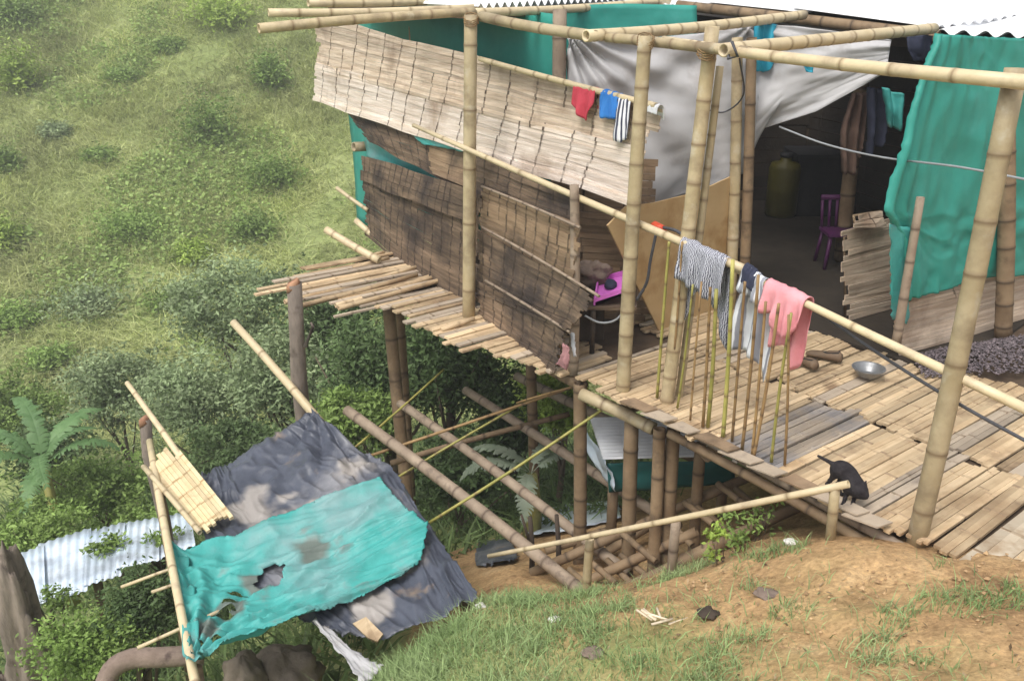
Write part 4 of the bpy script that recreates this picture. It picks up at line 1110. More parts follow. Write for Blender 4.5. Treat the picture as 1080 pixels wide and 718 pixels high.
# ------------------------------------------------------------------ tarp shelter at lower left
shel = thing('shelter_frame', 'pole frame carrying the sagging tarps at lower left', 'shelter', P(330, 640, 4.8))
shel.location.z = g1(shel.location.x, shel.location.y)
bamboo('edge_pole', P(158, 466, 6.25), P(207, 726, 3.52), .026, .024, M['pole_pale'], shel, gap=.5, bend=.006)
bamboo('edge_pole', P(246, 340, 7.2), P(352, 462, 6.2), .032, .036, M['pole_pale'], shel, gap=.5, bend=.01)
bamboo('edge_pole', P(330, 448, 6.3) - Vector((0, 0, .16)), P(508, 640, 4.22) - Vector((0, 0, .10)), .034, .034, M['pole_brown'], shel, gap=.5, bend=.006)
bamboo('edge_pole', P(165, 505, 5.9) - Vector((0, 0, .12)), P(335, 452, 6.2) - Vector((0, 0, .14)), .03, .03, M['pole_brown'], shel, gap=.5, bend=.006)
for (x0, y0, d0, x1, y1, d1) in ((128, 619, 4.75, 240, 570, 4.9), (160, 624, 4.65, 245, 585, 4.8), (145, 683, 4.0, 230, 635, 4.2)):
    bamboo('batten', P(x0, y0, d0), P(x1, y1, d1) - Vector((0, 0, .06)), .011, .011, M['pole_pale'], shel, gap=.3, bend=.006, sides=6)
for p in (P(205, 700, 3.75), P(340, 455, 6.25), P(165, 500, 5.95), P(500, 635, 4.3)):
    rod('leg', [p - Vector((0, 0, .03)), Vector((p.x, p.y, g1(p.x, p.y) - .15))], .04, M['pole_brown'], shel, 8)
bt = sheet('black_tarp', [
    [P(212, 503, 5.75), P(240, 490, 5.95), P(290, 462, 6.2), P(332, 437, 6.35)],
    [P(205, 540, 5.35), P(255, 530, 5.45), P(330, 490, 5.75), P(385, 482, 5.95)],
    [P(225, 590, 4.85), P(290, 575, 4.95), P(370, 525, 5.35), P(412, 492, 5.75)],
    [P(290, 640, 4.40), P(350, 620, 4.55), P(425, 570, 4.95), P(455, 560, 5.05)],
    [P(352, 668, 4.10), P(400, 676, 4.05), P(470, 650, 4.18), P(506, 630, 4.27)]], 140, 140, M['tarp_black'], .042, seed=1.1, fray=.004, fine=.35, th=.002,
    stains=[(P(262, 528, 5.4), .2), (P(292, 560, 5.1), .24), (P(372, 497, 5.7), .15), (P(330, 530, 5.3), .10), (P(430, 600, 4.7), .16), (P(392, 640, 4.3), .15), (P(300, 520, 5.5), .08)],
    fold=lambda u, v: 1.1 * abs(math.sin(9 * math.atan2(v + .02, 1.04 - u))) * math.exp(-1.6 * math.hypot(1 - u, v)) - 1.0 * math.sin(math.pi * u) * math.sin(math.pi * min(1, v * 1.3))
        + .6 * (1 - 2 * abs(noise.noise(Vector((u * 5 + v * 3, v * 7 - u * 4, 3.0))))) ** 3 + .35 * (1 - 2 * abs(noise.noise(Vector((u * 13 + v * 3, v * 11 - u * 7, 6.0))))) ** 3)
tag(bt, 'torn black tarp sagging over the low shelter', 'tarp')
def tear(u, v):
    for (cu, cv, ru, rv) in ((.44, .36, .06, .085), (.20, .58, .07, .03), (.26, .48, .06, .016), (.30, .42, .05, .010), (.13, .87, .075, .03), (.36, .76, .02, .03), (.23, .54, .05, .010), (.33, .80, .012, .02)):
        w = 1 + .7 * noise.noise(Vector((u * 25, v * 25, cu * 9)))
        if ((u - cu) / ru) ** 2 + ((v - cv) / rv) ** 2 < w: return True
    return False
tt = sheet('teal_tarp', [
    [P(178, 586, 4.86), P(250, 572, 4.98), P(330, 540, 5.18), P(402, 513, 5.38)],
    [P(186, 620, 4.52), P(255, 612, 4.62), P(345, 580, 4.84), P(425, 540, 5.10)],
    [P(193, 655, 4.15), P(260, 645, 4.30), P(350, 610, 4.58), P(452, 562, 4.92)],
    [P(198, 682, 3.92), P(265, 668, 4.08), P(345, 640, 4.32), P(444, 600, 4.62)],
    [P(203, 700, 3.75), P(260, 680, 3.92), P(330, 657, 4.12), P(372, 638, 4.32), P(425, 616, 4.50)]], 200, 130, M['tarp_teal'], .035, seed=5.0, holes=tear, fray=.004, fine=.3, th=.002, stains=[(P(240, 660, 4.2), .12), (P(330, 585, 4.8), .12), (P(270, 620, 4.5), .10), (P(222, 675, 4.0), .10)],
    fold=lambda u, v: .8 * (1 - 2 * abs(noise.noise(Vector((u * 2.0 + 3, (v + .25 * u) * 8, 1.0))))) ** 3 + .6 * (1 - 2 * abs(noise.noise(Vector((u * 3.0, (v - .1 * u) * 15, 7.0))))) ** 3 + .7 * math.sin(22 * math.atan2(1.04 - v, u * 1.6 + .05) + 2 * noise.noise(Vector((u * 5, v * 5, 2)))) * math.exp(-2.2 * u) + .5 * math.sin(16 * math.atan2(v + .04, u * 1.6 + .05)) * math.exp(-2.5 * u)
        - .5 * math.sin(math.pi * u) * math.sin(math.pi * v) + .4 * math.sin(30 * (v + .1 * u)) * math.exp(-7 * u))
for vv in tt.data.vertices: vv.co.z += .05
tag(tt, 'bright teal tarp with holes spread over the black one', 'tarp')
tag(sheet('teal_wrap', [[P(176, 584, 4.78), P(196, 586, 4.84)], [P(188, 640, 4.2), P(206, 640, 4.25)], [P(196, 703, 3.62), P(212, 700, 3.66)]], 8, 30, M['tarp_teal'], .03, seed=8.8, fold=lambda u, v: math.sin(20 * v)),
    'twisted teal tarp edge wrapped along the pale side pole', 'tarp')
# pale underside sheet at the shelter mouth
tag(sheet('white_plastic', [[P(328, 655, 4.18), P(345, 662, 4.12)], [P(360, 690, 3.85), P(378, 690, 3.85)], [P(384, 724, 3.55), P(404, 704, 3.72)]], 14, 22, M['tarp_grey'], .04, seed=2.8, fray=.006),
    'ragged whitish plastic strip hanging at the shelter mouth', 'plastic sheet')
mb = MB(); mb.slab([P(372, 657, 4.14), P(386, 650, 4.16), P(404, 668, 4.04), P(398, 676, 4.0), P(388, 672, 4.02)], (0, -.5, 1), .02)
tag(mb.obj('pale_board', M['deck'], None, loc=P(390, 663, 4.1)), 'pale broken board at the lower edge of the black tarp', 'board')
# flattened bamboo plank and the poles by it
def plank_mesh():
    tl, tr, br, blc = P(158, 501, 5.80), P(187, 478, 6.02), P(247, 553, 5.15), P(216, 574, 4.98)
    S = lambda u, v: lerp(lerp(blc, br, v), lerp(tl, tr, v), u)
    pk_ = thing('split_bamboo_plank', 'pale flattened bamboo plank lying diagonally on the shelter', 'plank', lerp(tl, br, .5))
    n = (br - blc).cross(tl - blc).normalized()
    if n.z < 0: n = -n
    for k in range(4):
        mbd = board_mesh(S, lambda u: n, -.02 + random.uniform(0, .1), 1.0 + random.uniform(-.1, .06), k / 4 + .003, (k + 1) / 4 - .003, 2, [.1, .28, .47, .66, .85], .02, random.uniform(-.05, .1), .0, .04)
        mbd.obj('slat', M['plank'], pk_)
    bamboo('slat', P(155, 507, 5.75) + n * .05, P(215, 578, 4.98) + n * .06, .018, .018, M['pole_pale'], pk_)
    pk_.location.z += .07
    return pk_
plank_mesh()
tag(bamboo('thin_pole', P(134, 404, 6.6), P(208, 507, 5.7), .020, .026, M['pole_pale'], None, gap=.4, bend=.006, loc=P(208, 507, 5.7)), 'thin pale pole pointing up left above the diagonal plank', 'pole')
# stumps
def stump(name, base, top, r0, r1, label, cut, m='stump', cat_='post'):
    t = thing(name, label, cat_, base)
    pts = [lerp(base, top, i / 8) + Vector((random.gauss(0, .008), random.gauss(0, .008), 0)) for i in range(9)]
    V_, F_, A_ = tube_data(pts, [lerp(r0, r1, i / 8) * random.uniform(.93, 1.08) for i in range(9)], 20)
    V_ = [v + (v - lerp(base, top, .5)).normalized() * r0 * .35 * noise.fractal(Vector((v.x * 9, v.y * 9, v.z * 3)), 1, 2, 4) for v in V_]
    mesh_obj('trunk', V_, F_, M[m], t)
    if cut:
        d = (top - base).normalized()
        V_, F_, A_ = tube_data([top - d * .04, top + d * .01, top + d * .03], [r1 * 1.05, r1 * .95, r1 * .8], 12)
        V_ = [v + Vector((0, 0, .5 * (v.x - top.x))) + Vector((0, 0, .02 * noise.noise(v * 40))) for v in V_]
        mesh_obj('cut_top', V_, F_, M['redcut'], t)
    return t
a = P(309, 300, 6.7); b = P(320, 470, 6.7); b.z = g1(b.x, b.y) - .05
t = stump('tree_post', b, a, .075, .055, 'rough grey trunk post with red cut top behind the black tarp', True)
rod('side_branch', [P(322, 365, 6.65), P(330, 345, 6.6), P(328, 340, 6.6)], .02, M['stump'], t, 6, r1=.008)
a = P(152, 443, 6.7); b = P(172, 520, 6.55); b.z = g1(b.x, b.y) - .05
stump('tree_post', b, a, .055, .045, 'dark trunk post with reddish top beside the thin pale pole', True)
b = P(34, 690, 5.6); gb = g1(b.x, b.y); top = P(34, 612, 5.6).z
t = thing('weathered_stump', 'weathered grey brown stump at the lower left edge', 'stump', (b.x, b.y, gb))
blob('trunk', Vector((b.x, b.y, (top + gb) / 2)), (.17, .16, (top - gb) / 2 + .05), M['stump'], 4.4, .55, 26, parent=t)
blob('root', Vector((b.x + .2, b.y - .1, gb + .3)), (.13, .12, .42), M['stump'], 8.4, .6, 22, parent=t)
blob('root', Vector((b.x - .24, b.y - .05, gb + .4)), (.12, .12, .5), M['stump'], 6.4, .6, 22, parent=t)
# rocks under the shelter and the clay pipe
for (px, py, d, rad, sd, lbl) in ((300, 712, 4.4, (.22, .2, .17), 1.5, 'grey boulder in the shelter mouth'), (258, 712, 4.25, (.12, .12, .14), 4.5, 'smaller grey rock left of the boulder'),):
    c = P(px, py, d)
    o = blob('rock', c, rad, M['rock'], sd, .3)
    tag(o, lbl, 'rock')
lg = tag(rod('clay_pipe', curve_pts([P(104, 740, 4.0), P(118, 706, 4.1), P(140, 694, 4.15), P(165, 693, 4.15), P(215, 690, 4.2)], 16), .058, M['sack'], None, 12, loc=P(150, 700, 4.1)), 'brown bent log lying under the shelter edge', 'log')

# zinc sheets down in the gully
gs = thing('zinc_roof', 'pale bluish zinc roof down in the gully at left', 'roof', P(90, 600, 6.6))
gs.location.z = g1(gs.location.x, gs.location.y)
for (a_, b_, c_, d_, w_) in (((-14, 660, 5.9), (48, 634, 6.02), (46, 574, 6.95), (-12, 596, 6.7), 7), ((42, 640, 6.05), (92, 622, 6.15), (96, 556, 7.15), (40, 574, 6.98), 6),
                             ((88, 618, 6.2), (128, 606, 6.28), (132, 550, 7.2), (92, 560, 7.1), 5), ((122, 600, 6.35), (168, 590, 6.4), (168, 545, 7.3), (126, 552, 7.22), 5), ((162, 592, 6.42), (206, 574, 6.5), (200, 538, 7.4), (160, 548, 7.3), 5)):
    corrugated('metal_sheet', P(*a_), P(*b_), P(*c_), P(*d_), M['metal_far'], gs, w_, .008)
for (x, y, d) in ((10, 640, 6.0), (190, 570, 6.7), (100, 600, 6.4)):
    a = P(x, y, d); rod('post', [a - Vector((0, 0, .05)), Vector((a.x, a.y, g1(a.x, a.y) - .1))], .04, M['pole_brown'], gs, 8)

# ------------------------------------------------------------------ litter on the bank
def on_ground(px, py):
    rx, rz = ray(px, py); d = 1.5
    while d < 90:
        if CAM_H - rz * d < g1(rx * d, d) + .012: break
        d += .01 if d < 7 else .1
    return Vector((rx * d, d, CAM_H - rz * d))
def crumple(name, px, py, r, m, label, cat_, seed, hscale=.5):
    p = on_ground(px, py)
    return tag(blob(name, p + Vector((0, 0, r * .25)), (r, r * .8, r * hscale), M[m], seed, .35, 12), label, cat_)
crumple('white_litter', 586, 655, .035, 'pebble', 'crumpled white litter in the grass below the barrier', 'litter', 1.2)
crumple('white_litter', 834, 573, .035, 'pebble', 'white stone by the foot of the right stake', 'stone', 2.2)
crumple('white_litter', 507, 640, .030, 'pebble', 'small white scrap at the right corner of the black tarp', 'litter', 3.2)
crumple('dirt_clod', 746, 648, .05, 'soot', 'dark clod beside the dry sticks', 'clod', 4.2, .3)
crumple('dirt_clod', 625, 690, .05, 'sack', 'reddish clod in the grass at bottom centre', 'clod', 5.2, .25)
crumple('dirt_clod', 808, 628, .055, 'sack', 'purplish brown clod on the bare slope', 'clod', 6.2, .25)
c0 = on_ground(690, 662)
tw = thing('dry_sticks', 'small bunch of dry pale sticks lying on the bank', 'sticks', c0)
for i in range(7):
    a = c0 + Vector((random.uniform(-.09, .09), random.uniform(-.05, .05), .012 + i * .004)); an = random.uniform(0, 3.14)
    rod('stick', [a, a + Vector((math.cos(an) * .11, math.sin(an) * .08, .006))], .006, M['deck_pale'], tw, 5)
mbc = MB()
for i in range(1800):                                      # crumbs of earth
    x = random.uniform(.2, 3.2); y = random.uniform(2.5, 4.1)
    if x + .55 * (y - 3.3) < .4: continue
    if y > 3.55 and x > 1.5: continue
    z = g1(x, y); r = random.choice([.003, .004, .004, .005, .005, .007, .009, .014])
    p = Vector((x, y, z + r * .3))
    V_ = [p + Vector((d[0] * random.uniform(.6, 1.3), d[1] * random.uniform(.6, 1.3), d[2] * random.uniform(.5, 1))) * r if False else p + Vector(d) * r * random.uniform(.7, 1.3) for d in ((1, 0, 0), (-1, 0, 0), (0, 1, 0), (0, -1, 0), (0, 0, .8), (0, 0, -.8))]
    mbc.add(V_, [(0, 2, 4), (2, 1, 4), (1, 3, 4), (3, 0, 4), (2, 0, 5), (1, 2, 5), (3, 1, 5), (0, 3, 5)], tone=random.uniform(-.3, .3))
M['crumb'] = material('earth_crumbs', (.26, .16, .08), (.42, .29, .16), 5, .95)
oc = mbc.obj('earth_crumbs', M['crumb'], None); oc['kind'] = 'stuff'; tag(oc, 'loose crumbs of ochre earth on the bare slope', 'earth')

# ------------------------------------------------------------------ vegetation
def leaf_cloud(centers, sizes, up=.35, aspect=.45):
    n = len(centers)
    d = rng.normal(size=(n, 3)); d[:, 2] *= .6; d[:, 2] -= .1; d /= np.linalg.norm(d, axis=1, keepdims=True)
    nr = rng.normal(size=(n, 3)); nr[:, 2] = np.abs(nr[:, 2]) + up
    s = np.cross(d, nr); s /= np.linalg.norm(s, axis=1, keepdims=True) + 1e-9
    nn = np.cross(s, d)
    L = sizes[:, None]
    V = np.stack([centers, centers + d * L * .5 + s * L * aspect * .5 - nn * L * .05, centers + d * L - nn * L * .15, centers + d * L * .5 - s * L * aspect * .5 - nn * L * .05], 1).reshape(-1, 3)
    I = np.arange(n)[:, None] * 4
    F = np.concatenate([I + np.array([[0, 1, 2]]), I + np.array([[0, 2, 3]])], 0)
    return V, F
def plant(name, label, cat_, base, crown_c, rad, nclump, per, leaf, m, group=None, trunk_r=.05, clump_r=.28, shell=.55, seed=0):
    base = Vector(base); cc = np.array(crown_c); rad = np.array(rad)
    t = thing(name, label, cat_, base, group)
    # clumps spread through a lumpy volume
    dirs = rng.normal(size=(nclump, 3)); dirs /= np.linalg.norm(dirs, axis=1, keepdims=True)
    rr = (shell + (1 - shell) * rng.random(nclump)) * (1 + .28 * rng.normal(size=nclump))
    K = cc + dirs * rr[:, None] * rad
    K[:, 2] = np.maximum(K[:, 2], base.z + rng.uniform(.05, .3, nclump))
    ctr, siz, tone = [], [], []
    for k in K:
        c = int(per * rng.uniform(.5, 1.4))
        cr = clump_r * rng.uniform(.6, 1.4)
        ctr.append(k + rng.normal(size=(c, 3)) * cr * (rad / rad.max()) * .55)
        siz.append(leaf * rng.uniform(.6, 1.35, c)); tone.append(np.repeat(rng.normal(0, .16), c) + rng.normal(0, .16, c))
    ctr = np.concatenate(ctr); siz = np.concatenate(siz); tone = np.clip(np.concatenate(tone), -.6, .7)
    V, F = leaf_cloud(ctr, siz)
    mesh_obj('crown', V, F, m, t, False, {'tone': np.repeat(tone, 4)})
    mb = MB()
    top = Vector(cc.tolist())
    midp = lerp(base, top, .45) + Vector((random.uniform(-.1, .1), random.uniform(-.1, .1), 0))
    pts = curve_pts([base - Vector((0, 0, .1)), midp, top], 8)
    Vt, Ft, _ = tube_data(pts, [lerp(trunk_r, trunk_r * .35, i / 8) for i in range(9)], 7); mb.add(Vt, Ft)
    for i in rng.choice(nclump, min(nclump, 9), replace=False):
        s = pts[random.randint(2, 7)]; e = Vector(K[i].tolist())
        Vt, Ft, _ = tube_data([s, lerp(s, e, .5) + Vector((0, 0, -.05)), e], [trunk_r * .45, trunk_r * .3, trunk_r * .12], 5); mb.add(Vt, Ft)
    mb.obj('trunk', M['bark'], t, smooth=True)
    return t
def bush_px(px, py, d, rpx, rpy, m, name, label, leaf, nclump, per, cat_='bush', group=None, sink=.0, clump=None, trunk_r=.04):
    c = P(px, py, d); s = d * 1.02 / FPX
    rx, rz_ = rpx * s, rpy * s
    g = g1(c.x, c.y)
    plant(name, label, cat_, (c.x, c.y, g), (c.x, c.y, max(c.z, g + rz_ * .5)), (rx, rx * .9, rz_), nclump, per, leaf, M[m], group, trunk_r, clump or min(rx, rz_) * .42)
HB = 'bushes scattered over the far hillside'
hb = [
 (236, 14, 34, 34, 20, 'leaf_bright', 'round yellow-green bush high on the hillside beside the eave poles', .16),
 (24, 78, 28, 26, 24, 'leaf_bright', 'bright yellow-green bush at the upper left edge', .16),
 (18, 14, 34, 26, 18, 'leaf_mid', 'grey-green bush in the top left corner', .16),
 (222, 132, 27, 32, 26, 'leaf_mid', 'leafy bush in the middle of the slope left of the light screen', .14),
 (287, 78, 27, 22, 22, 'leaf_mid', 'bush just left of the upper end of the light screen', .14),
 (288, 182, 23, 34, 22, 'leaf_mid', 'spreading green bush left of the dark lower screen', .13),
 (140, 236, 23, 44, 18, 'leaf_mid', 'wide low green bush in the middle of the grassy slope', .12),
 (205, 266, 21, 18, 14, 'leaf_bright', 'small yellow-green bush below the wide low one', .12),
 (10, 248, 23, 16, 18, 'leaf_bright', 'yellowish bush at the left edge halfway up the slope', .12),
 (268, 240, 21, 30, 18, 'leaf_mid', 'green bush above the grey-green tree', .12),
 (190, 314, 20, 30, 14, 'leaf_mid', 'low green bush just above the grey-green thicket', .12),
 (96, 318, 21, 40, 18, 'leaf_grey', 'dull green bush low on the grassy slope', .12),
 (18, 334, 20, 28, 16, 'leaf_mid', 'green bush at the left edge low on the slope', .12),
 (55, 378, 18, 26, 14, 'leaf_mid', 'small bush above the banana plant', .12),
 (180, 50, 31, 16, 8, 'leaf_mid', 'little dark shrub between the two upper bushes', .12),
 (60, 140, 27, 14, 7, 'leaf_grey', 'tiny grey shrub on the pale grass', .12),
 (130, 80, 30, 18, 7, 'leaf_mid', 'tiny green shrub high on the pale grass', .12),
 (105, 165, 26, 16, 7, 'leaf_mid', 'tiny green shrub on the middle of the pale grass', .12),
 (8, 170, 26, 14, 16, 'leaf_mid', 'green bush at the left edge below the bright one', .12),
]
def on_ground(px, py):
    rx, rz = ray(px, py); d = 1.5
    while d < 90:
        if CAM_H - rz * d < g1(rx * d, d) + .012: break
        d += .01 if d < 7 else .1
    return Vector((rx * d, d, CAM_H - rz * d))
for (px, py, d, rx, ry, m, lbl, lf) in hb:
    b = on_ground(px, py + ry * .75); s = b.y / FPX
    plant('hillside_bush', lbl, 'bush', b, b + Vector((0, 0, ry * s * .75)), (rx * s * .85, rx * s * .8, ry * s * .95), 60, 42, lf * .9, M[m], HB, .03, rx * s * .6, .1)
TB_ = 'trees and bushes in the gully'
tr = [
 (250, 322, 14, 70, 44, 'leaf_grey', 'tall grey-green tree left of the ledge of slats', .085, 70, 90, 'tree'),
 (302, 392, 11, 52, 50, 'leaf_grey', 'grey-green tree behind the trunk post', .075, 70, 90, 'tree'),
 (205, 420, 12, 62, 44, 'leaf_grey', 'grey-green bush behind the thin pale pole', .075, 70, 90, 'bush'),
 (125, 405, 13, 60, 36, 'leaf_grey', 'dull green bush above and right of the banana plant', .08, 60, 80, 'bush'),
 (250, 480, 9.5, 62, 36, 'leaf_dark', 'dark bush above the black tarp', .065, 60, 90, 'bush'),
 (110, 515, 9.5, 56, 38, 'leaf_mid', 'green bush between the banana plant and the diagonal plank', .065, 60, 90, 'bush'),
 (350, 345, 12, 44, 50, 'leaf_dark', 'dark tree below the ledge of slats', .075, 70, 90, 'tree'),
 (405, 390, 10, 54, 54, 'leaf_dark', 'dark leafy tree behind the left stilts', .07, 80, 90, 'tree'),
 (470, 385, 9.6, 52, 46, 'leaf_dark', 'dark tree under the lower mats', .07, 80, 90, 'tree'),
 (375, 440, 9, 46, 30, 'leaf_mid', 'green bush beyond the peak of the black tarp', .065, 60, 80, 'bush'),
 (535, 440, 9.2, 40, 50, 'leaf_dark', 'dark bush seen between the scaffold poles', .065, 60, 90, 'bush'),
 (590, 420, 8.4, 30, 34, 'leaf_bright', 'bright green bush beneath the deck corner', .06, 50, 90, 'bush'),
 (480, 500, 8.3, 60, 36, 'leaf_dark', 'dark undergrowth bush behind the scaffold', .065, 60, 90, 'bush'),
 (20, 430, 14, 44, 30, 'leaf_mid', 'green bush at the left edge above the banana plant', .08, 50, 80, 'bush'),
 (35, 562, 7.6, 62, 26, 'leaf_mid', 'green bush above the zinc roof at the left edge', .05, 60, 90, 'bush'),
 (150, 640, 5.2, 46, 34, 'leaf_dark', 'green bush beside the pale side pole', .034, 70, 60, 'bush'),
 (95, 680, 5.0, 56, 44, 'leaf_mid', 'leafy bush between the weathered stump and the log', .036, 80, 60, 'bush'),
 (150, 556, 7.3, 44, 12, 'leaf_mid', 'small bush at the right end of the zinc roof', .045, 40, 70, 'bush'),
 (50, 470, 11, 50, 30, 'leaf_dark', 'dark bush behind the banana plant', .07, 50, 80, 'bush'),
]
for (px, py, d, rx, ry, m, lbl, lf, nc, per, ct) in tr:
    bush_px(px, py, d, rx, ry, m, 'gully_tree' if ct == 'tree' else 'gully_bush', lbl, lf, int(nc * 1.5), per, ct, TB_, trunk_r=.07 if ct == 'tree' else .04)
for (px, py, d, r, lbl) in ((112, 575, 6.7, 16, 'leafy creeper spreading over the middle of the zinc roof'), (178, 566, 6.8, 16, 'leafy creeper over the right end of the zinc roof'), (58, 632, 6.0, 18, 'leafy creeper at the lower edge of the zinc roof')):
    p = P(px, py, d); s_ = d / FPX
    plant('creeper', lbl, 'creeper', p - Vector((0, 0, .25)), p, (r * s_ * 1.5, r * s_, r * s_ * .5), 20, 16, .05, M['leaf_mid'], 'creepers over the zinc roof', .008, r * s_ * .6)
# weeds by the deck edge
for (px, py, r, lbl) in ((770, 583, 20, 'leafy weed under the deck edge left'), (798, 572, 18, 'leafy weed under the deck edge right'), (752, 598, 12, 'small weed by the grey stake')):
    p = on_ground(px, py); s = p.y / FPX
    plant('weed', lbl, 'weed', p, p + Vector((0, 0, r * s * .5)), (r * s, r * s, r * s * .8), 14, 14, .035, M['leaf_bright' if r < 15 else 'leaf_mid'], 'weeds at the deck edge', .006, r * s * .4)
# banana plants
def banana(name, base, h, leaves, label, m='leaf_banana', ll=1.0, group=None):
    base = Vector(base)
    t = thing(name, label, 'banana plant', base, group)
    rod('stem', [base - Vector((0, 0, .1)), base + Vector((.03, 0, h * .5)), base + Vector((0, 0, h))], .09, M['cane'], t, 8, r1=.05)
    for (az, el, L, w) in leaves:
        L *= ll; w *= ll
        V, F = [], []
        n = 26
        d0 = Vector((math.cos(az), math.sin(az), 0)); sd = Vector((-math.sin(az), math.cos(az), 0))
        p = base + Vector((0, 0, h)); ang = el
        for i in range(n):                                  # midrib piece and one torn strip on each side of it
            s = i / n
            ww = w * (math.sin(math.pi * min(1, s * .92 + .06)) ** .7) * (.15 if s < .15 else random.uniform(.75, 1.1))
            dv = (d0 + sd * .35 * math.sin(2.2 * s + az * 3)) * math.cos(ang) + Vector((0, 0, math.sin(ang)))
            q = p + dv * (L / n)
            for k in (-1, 1):
                o = len(V); sw = dv * (L / n) * random.uniform(.3, 1.0); dr = random.uniform(-.35, .12) * ww
                V += [p, q, q + sd * k * ww * .55 + Vector((0, 0, .12 * ww)) + sw * .5, p + sd * k * ww * .55 + Vector((0, 0, .12 * ww)) + sw * .5,
                      q + sd * k * ww + Vector((0, 0, dr)) + sw, p + sd * k * ww + Vector((0, 0, dr)) + sw + dv * (L / n) * .25]
                F += [(o, o + 1, o + 2, o + 3), (o + 3, o + 2, o + 4, o + 5)]
            p = q
            ang -= (1.9 / n)
        mesh_obj('leaf', V, F, M[m], t)
bp = P(52, 520, 9.0); bp.z = g1(bp.x, bp.y)
top = P(45, 495, 9.0).z
banana('banana_plant', bp, max(top - bp.z, .4), [(1.4, 1.3, 1.1, .13), (2.6, 1.15, 1.2, .12), (.2, 1.0, .9, .12), (3.6, .9, 1.0, .11), (4.6, .7, .8, .12), (5.5, 1.2, 1.1, .12), (2.0, 1.45, 1.25, .12), (.9, 1.4, .8, .10), (3.1, 1.35, .9, .10)], 'banana plant with arching leaves at the left edge')
bp = P(560, 545, 7.0); bp.z = g1(bp.x, bp.y)
banana('banana_plant', bp, max(P(560, 500, 7.0).z - bp.z, .2), [(3.2, .7, .75, .10), (2.6, 1.1, .7, .09), (.2, .9, .6, .09), (4.3, .6, .6, .10), (1.2, 1.2, .6, .08)], 'pale banana plant behind the corner stilt', 'leaf_dry')
bp = P(165, 745, 3.8); bp.z = g1(bp.x, bp.y)
banana('broad_grass', bp, .1, [(.9, 1.2, .5, .03), (2.3, 1.1, .5, .03), (3.4, .8, .55, .03), (5.5, .9, .4, .03), (1.6, 1.3, .55, .03)], 'strap-leaved plant at the bottom left beside the pole')

# grasses -------------------------------------------------------------
def blades(pts, h, w, lean, tone):
    n = len(pts)
    az = rng.uniform(0, 2 * np.pi, n)
    sd = np.stack([np.cos(az), np.sin(az), np.zeros(n)], 1)
    ln = rng.normal(size=(n, 3)) * lean[:, None]; ln[:, 2] = -np.abs(ln[:, 2]) * .5
    up = np.zeros((n, 3)); up[:, 2] = 1
    H = h[:, None]; Wd = w[:, None]
    midp = pts + (up * .6 + ln * .35) * H
    tip = pts + (up + ln * 1.1) * H
    V = np.stack([pts - sd * Wd, pts + sd * Wd, midp + sd * Wd * .8, midp - sd * Wd * .8, tip], 1).reshape(-1, 3)
    I = np.arange(n)[:, None] * 5
    F = np.concatenate([I + np.array([[0, 1, 2]]), I + np.array([[0, 2, 3]]), I + np.array([[3, 2, 4]])], 0)
    return V, F, np.repeat(tone, 5)
n = 900
x = rng.uniform(-.8, 3.2, n); y = rng.uniform(2.4, 4.3, n)
ok = ((x - K0.x) * N2.x + (y - K0.y) * N2.y < -.15)
x, y = x[ok], y[ok]
V, F = leaf_cloud(np.stack([x, y, gz(x, y) + .012], 1), rng.uniform(.012, .04, len(x)), up=2.5, aspect=.4)
M['dead_leaf'] = leafmat('dead_leaves', (.20, .13, .07), (.42, .32, .19))
o = mesh_obj('leaf_litter', V, F, M['dead_leaf'], None, False, {'tone': np.repeat(rng.normal(0, .3, len(x)), 4)}); o['kind'] = 'stuff'
tag(o, 'dry dead leaves strewn over the near bank', 'leaf litter')
# far hillside: tussocks
n = 34000
x = rng.uniform(-24, 4, n); y = rng.uniform(15.5, 46, n)
keep = np.abs(x + .3 * y) < 60
tx, ty = x, y
k = 10
px_ = np.repeat(tx, k) + rng.normal(0, .16, n * k); py_ = np.repeat(ty, k) + rng.normal(0, .16, n * k)
pz_ = gz(px_, py_) + (.25 * 0)
patch = np.array([noise.fractal(Vector((a * .28, b * .28, 5.5)), 1, 2, 3) for a, b in zip(tx, ty)])
tn = np.repeat(np.clip(patch * .45 + rng.normal(0, .10, n), -.55, .6), k) + rng.normal(0, .10, n * k)
pts = np.stack([px_, py_, pz_ - .15], 1)
V, F, T = blades(pts, rng.uniform(.30, .60, n * k), rng.uniform(.010, .022, n * k), np.full(n * k, .85), tn)
o = mesh_obj('hillside_grass', V, F, M['hillgrass'], None, False, {'tone': T}); o['kind'] = 'stuff'
tag(o, 'pale tussocky grass covering the far hillside', 'grass')
n = 60000
x = rng.uniform(-24, 4, n); y = rng.uniform(14.5, 46, n)
pn = np.array([noise.fractal(Vector((a * .22, b * .22, 15.5)), 1, 2, 4) for a, b in zip(x, y)])
keep = rng.random(n) < np.clip((pn - .05 + np.clip((24 - y) * .03, -.12, .25)) * 3, 0, 1)
x, y, pn = x[keep], y[keep], pn[keep]
k = 5; n = len(x)
px_ = np.repeat(x, k) + rng.normal(0, .12, n * k); py_ = np.repeat(y, k) + rng.normal(0, .12, n * k)
ctr_ = np.stack([px_, py_, gz(px_, py_) + rng.uniform(-.05, .42, n * k) * np.repeat(np.clip(.5 + pn, .3, 1.3), k)], 1)
V, F = leaf_cloud(ctr_, rng.uniform(.07, .17, n * k), aspect=.6)
o = mesh_obj('hillside_weeds', V, F, M['leaf_hill'], None, False, {'tone': np.repeat(np.clip(rng.normal(0, .2, n * k), -.5, .5), 4)}); o['kind'] = 'stuff'
tag(o, 'patches of greener weeds among the hillside grass', 'weeds')
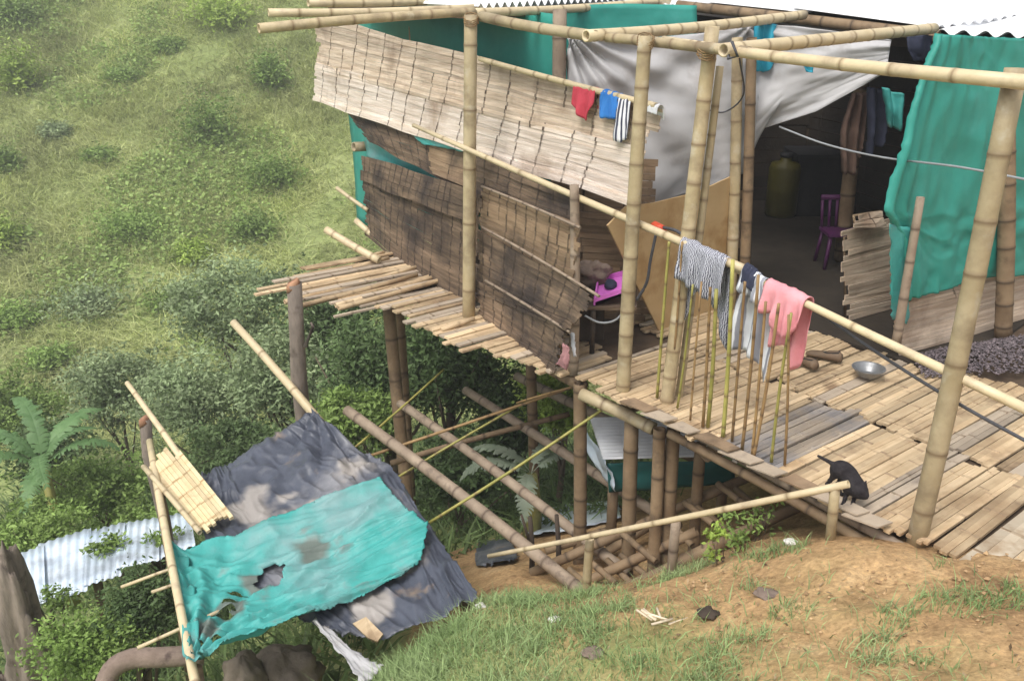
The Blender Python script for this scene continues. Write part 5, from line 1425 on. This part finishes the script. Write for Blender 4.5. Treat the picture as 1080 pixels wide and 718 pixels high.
# gully undergrowth and bank grass
n = 130000
x = rng.uniform(-1.6, 3.0, n); y = rng.uniform(2.3, 4.9, n)
cv = 1 / (1 + np.exp(-((0.34 - x - 0.55 * (y - 3.3)) * 3.0)))
pn = np.array([noise.fractal(Vector((a * 3.2, b * 3.2, 8.8)), 1, 2, 4) for a, b in zip(x, y)])
prob = np.clip(cv * (.85 + .7 * pn), 0, 1) + np.clip((pn - .22) * 6, 0, 1) * (x < 2.9) * .75
s0 = (x - K0.x) * N2.x + (y - K0.y) * N2.y
prob = np.where((s0 > -.08) | ((x < -.75) & (y > 3.75)), 0, prob)
prob = np.where((x + y * .0 < -.25) & (y > 4.15), 0, prob)
keep = rng.random(n) < prob * np.where(x < .4, .95, .6)
x, y = x[keep], y[keep]; m_ = len(x)
z = gz(x, y)
near_ = np.clip(1.5 - np.hypot(x - 1, y - 3.8) / 5, 0, 1)
z = z + near_ * 0.035 * fbm(x, y, 3.0, 3.3)
V, F, T = blades(np.stack([x, y, z - .012], 1), rng.uniform(.03, .10, m_) * (1 + .6 * np.clip(.2 - x, 0, 1)), rng.uniform(.0015, .0035, m_), np.full(m_, .55), np.clip(rng.normal(0, .22, m_), -.5, .6))
o = mesh_obj('bank_grass', V, F, M['grass'], None, False, {'tone': T}); o['kind'] = 'stuff'
tag(o, 'short green grass on the near bank', 'grass')
n = 30000
x = rng.uniform(-9, 1.5, n); y = rng.uniform(4.5, 16, n)
ok = (x < -.9) | (y > 7.0)
x, y = x[ok], y[ok]; m_ = len(x)
V, F, T = blades(np.stack([x, y, gz(x, y) - .05], 1), rng.uniform(.12, .45, m_), rng.uniform(.008, .02, m_), np.full(m_, .7), np.clip(rng.normal(-.1, .25, m_), -.6, .5))
o = mesh_obj('gully_undergrowth', V, F, M['under_grass'], None, False, {'tone': T}); o['kind'] = 'stuff'
tag(o, 'rough green undergrowth in the gully', 'undergrowth')

# ------------------------------------------------------------------ haze volume added to imitate a milky lens veil
hm = bpy.data.materials.new('added_haze'); hm.use_nodes = True
hn = hm.node_tree; hn.nodes.remove(hn.nodes['Principled BSDF'])
pv = hn.nodes.new('ShaderNodeVolumePrincipled')
pv.inputs['Color'].default_value = (.985, .995, 1.0, 1); pv.inputs['Density'].default_value = .0042; pv.inputs['Anisotropy'].default_value = .2
hn.links.new(pv.outputs[0], hn.nodes['Material Output'].inputs['Volume'])
mb = MB(); mb.box((-61, -7, -8.5), (61, 96, 36))
hz = mb.obj('haze', hm); hz['kind'] = 'stuff'; tag(hz, 'thin haze added to imitate a lens veil over the valley', 'haze')
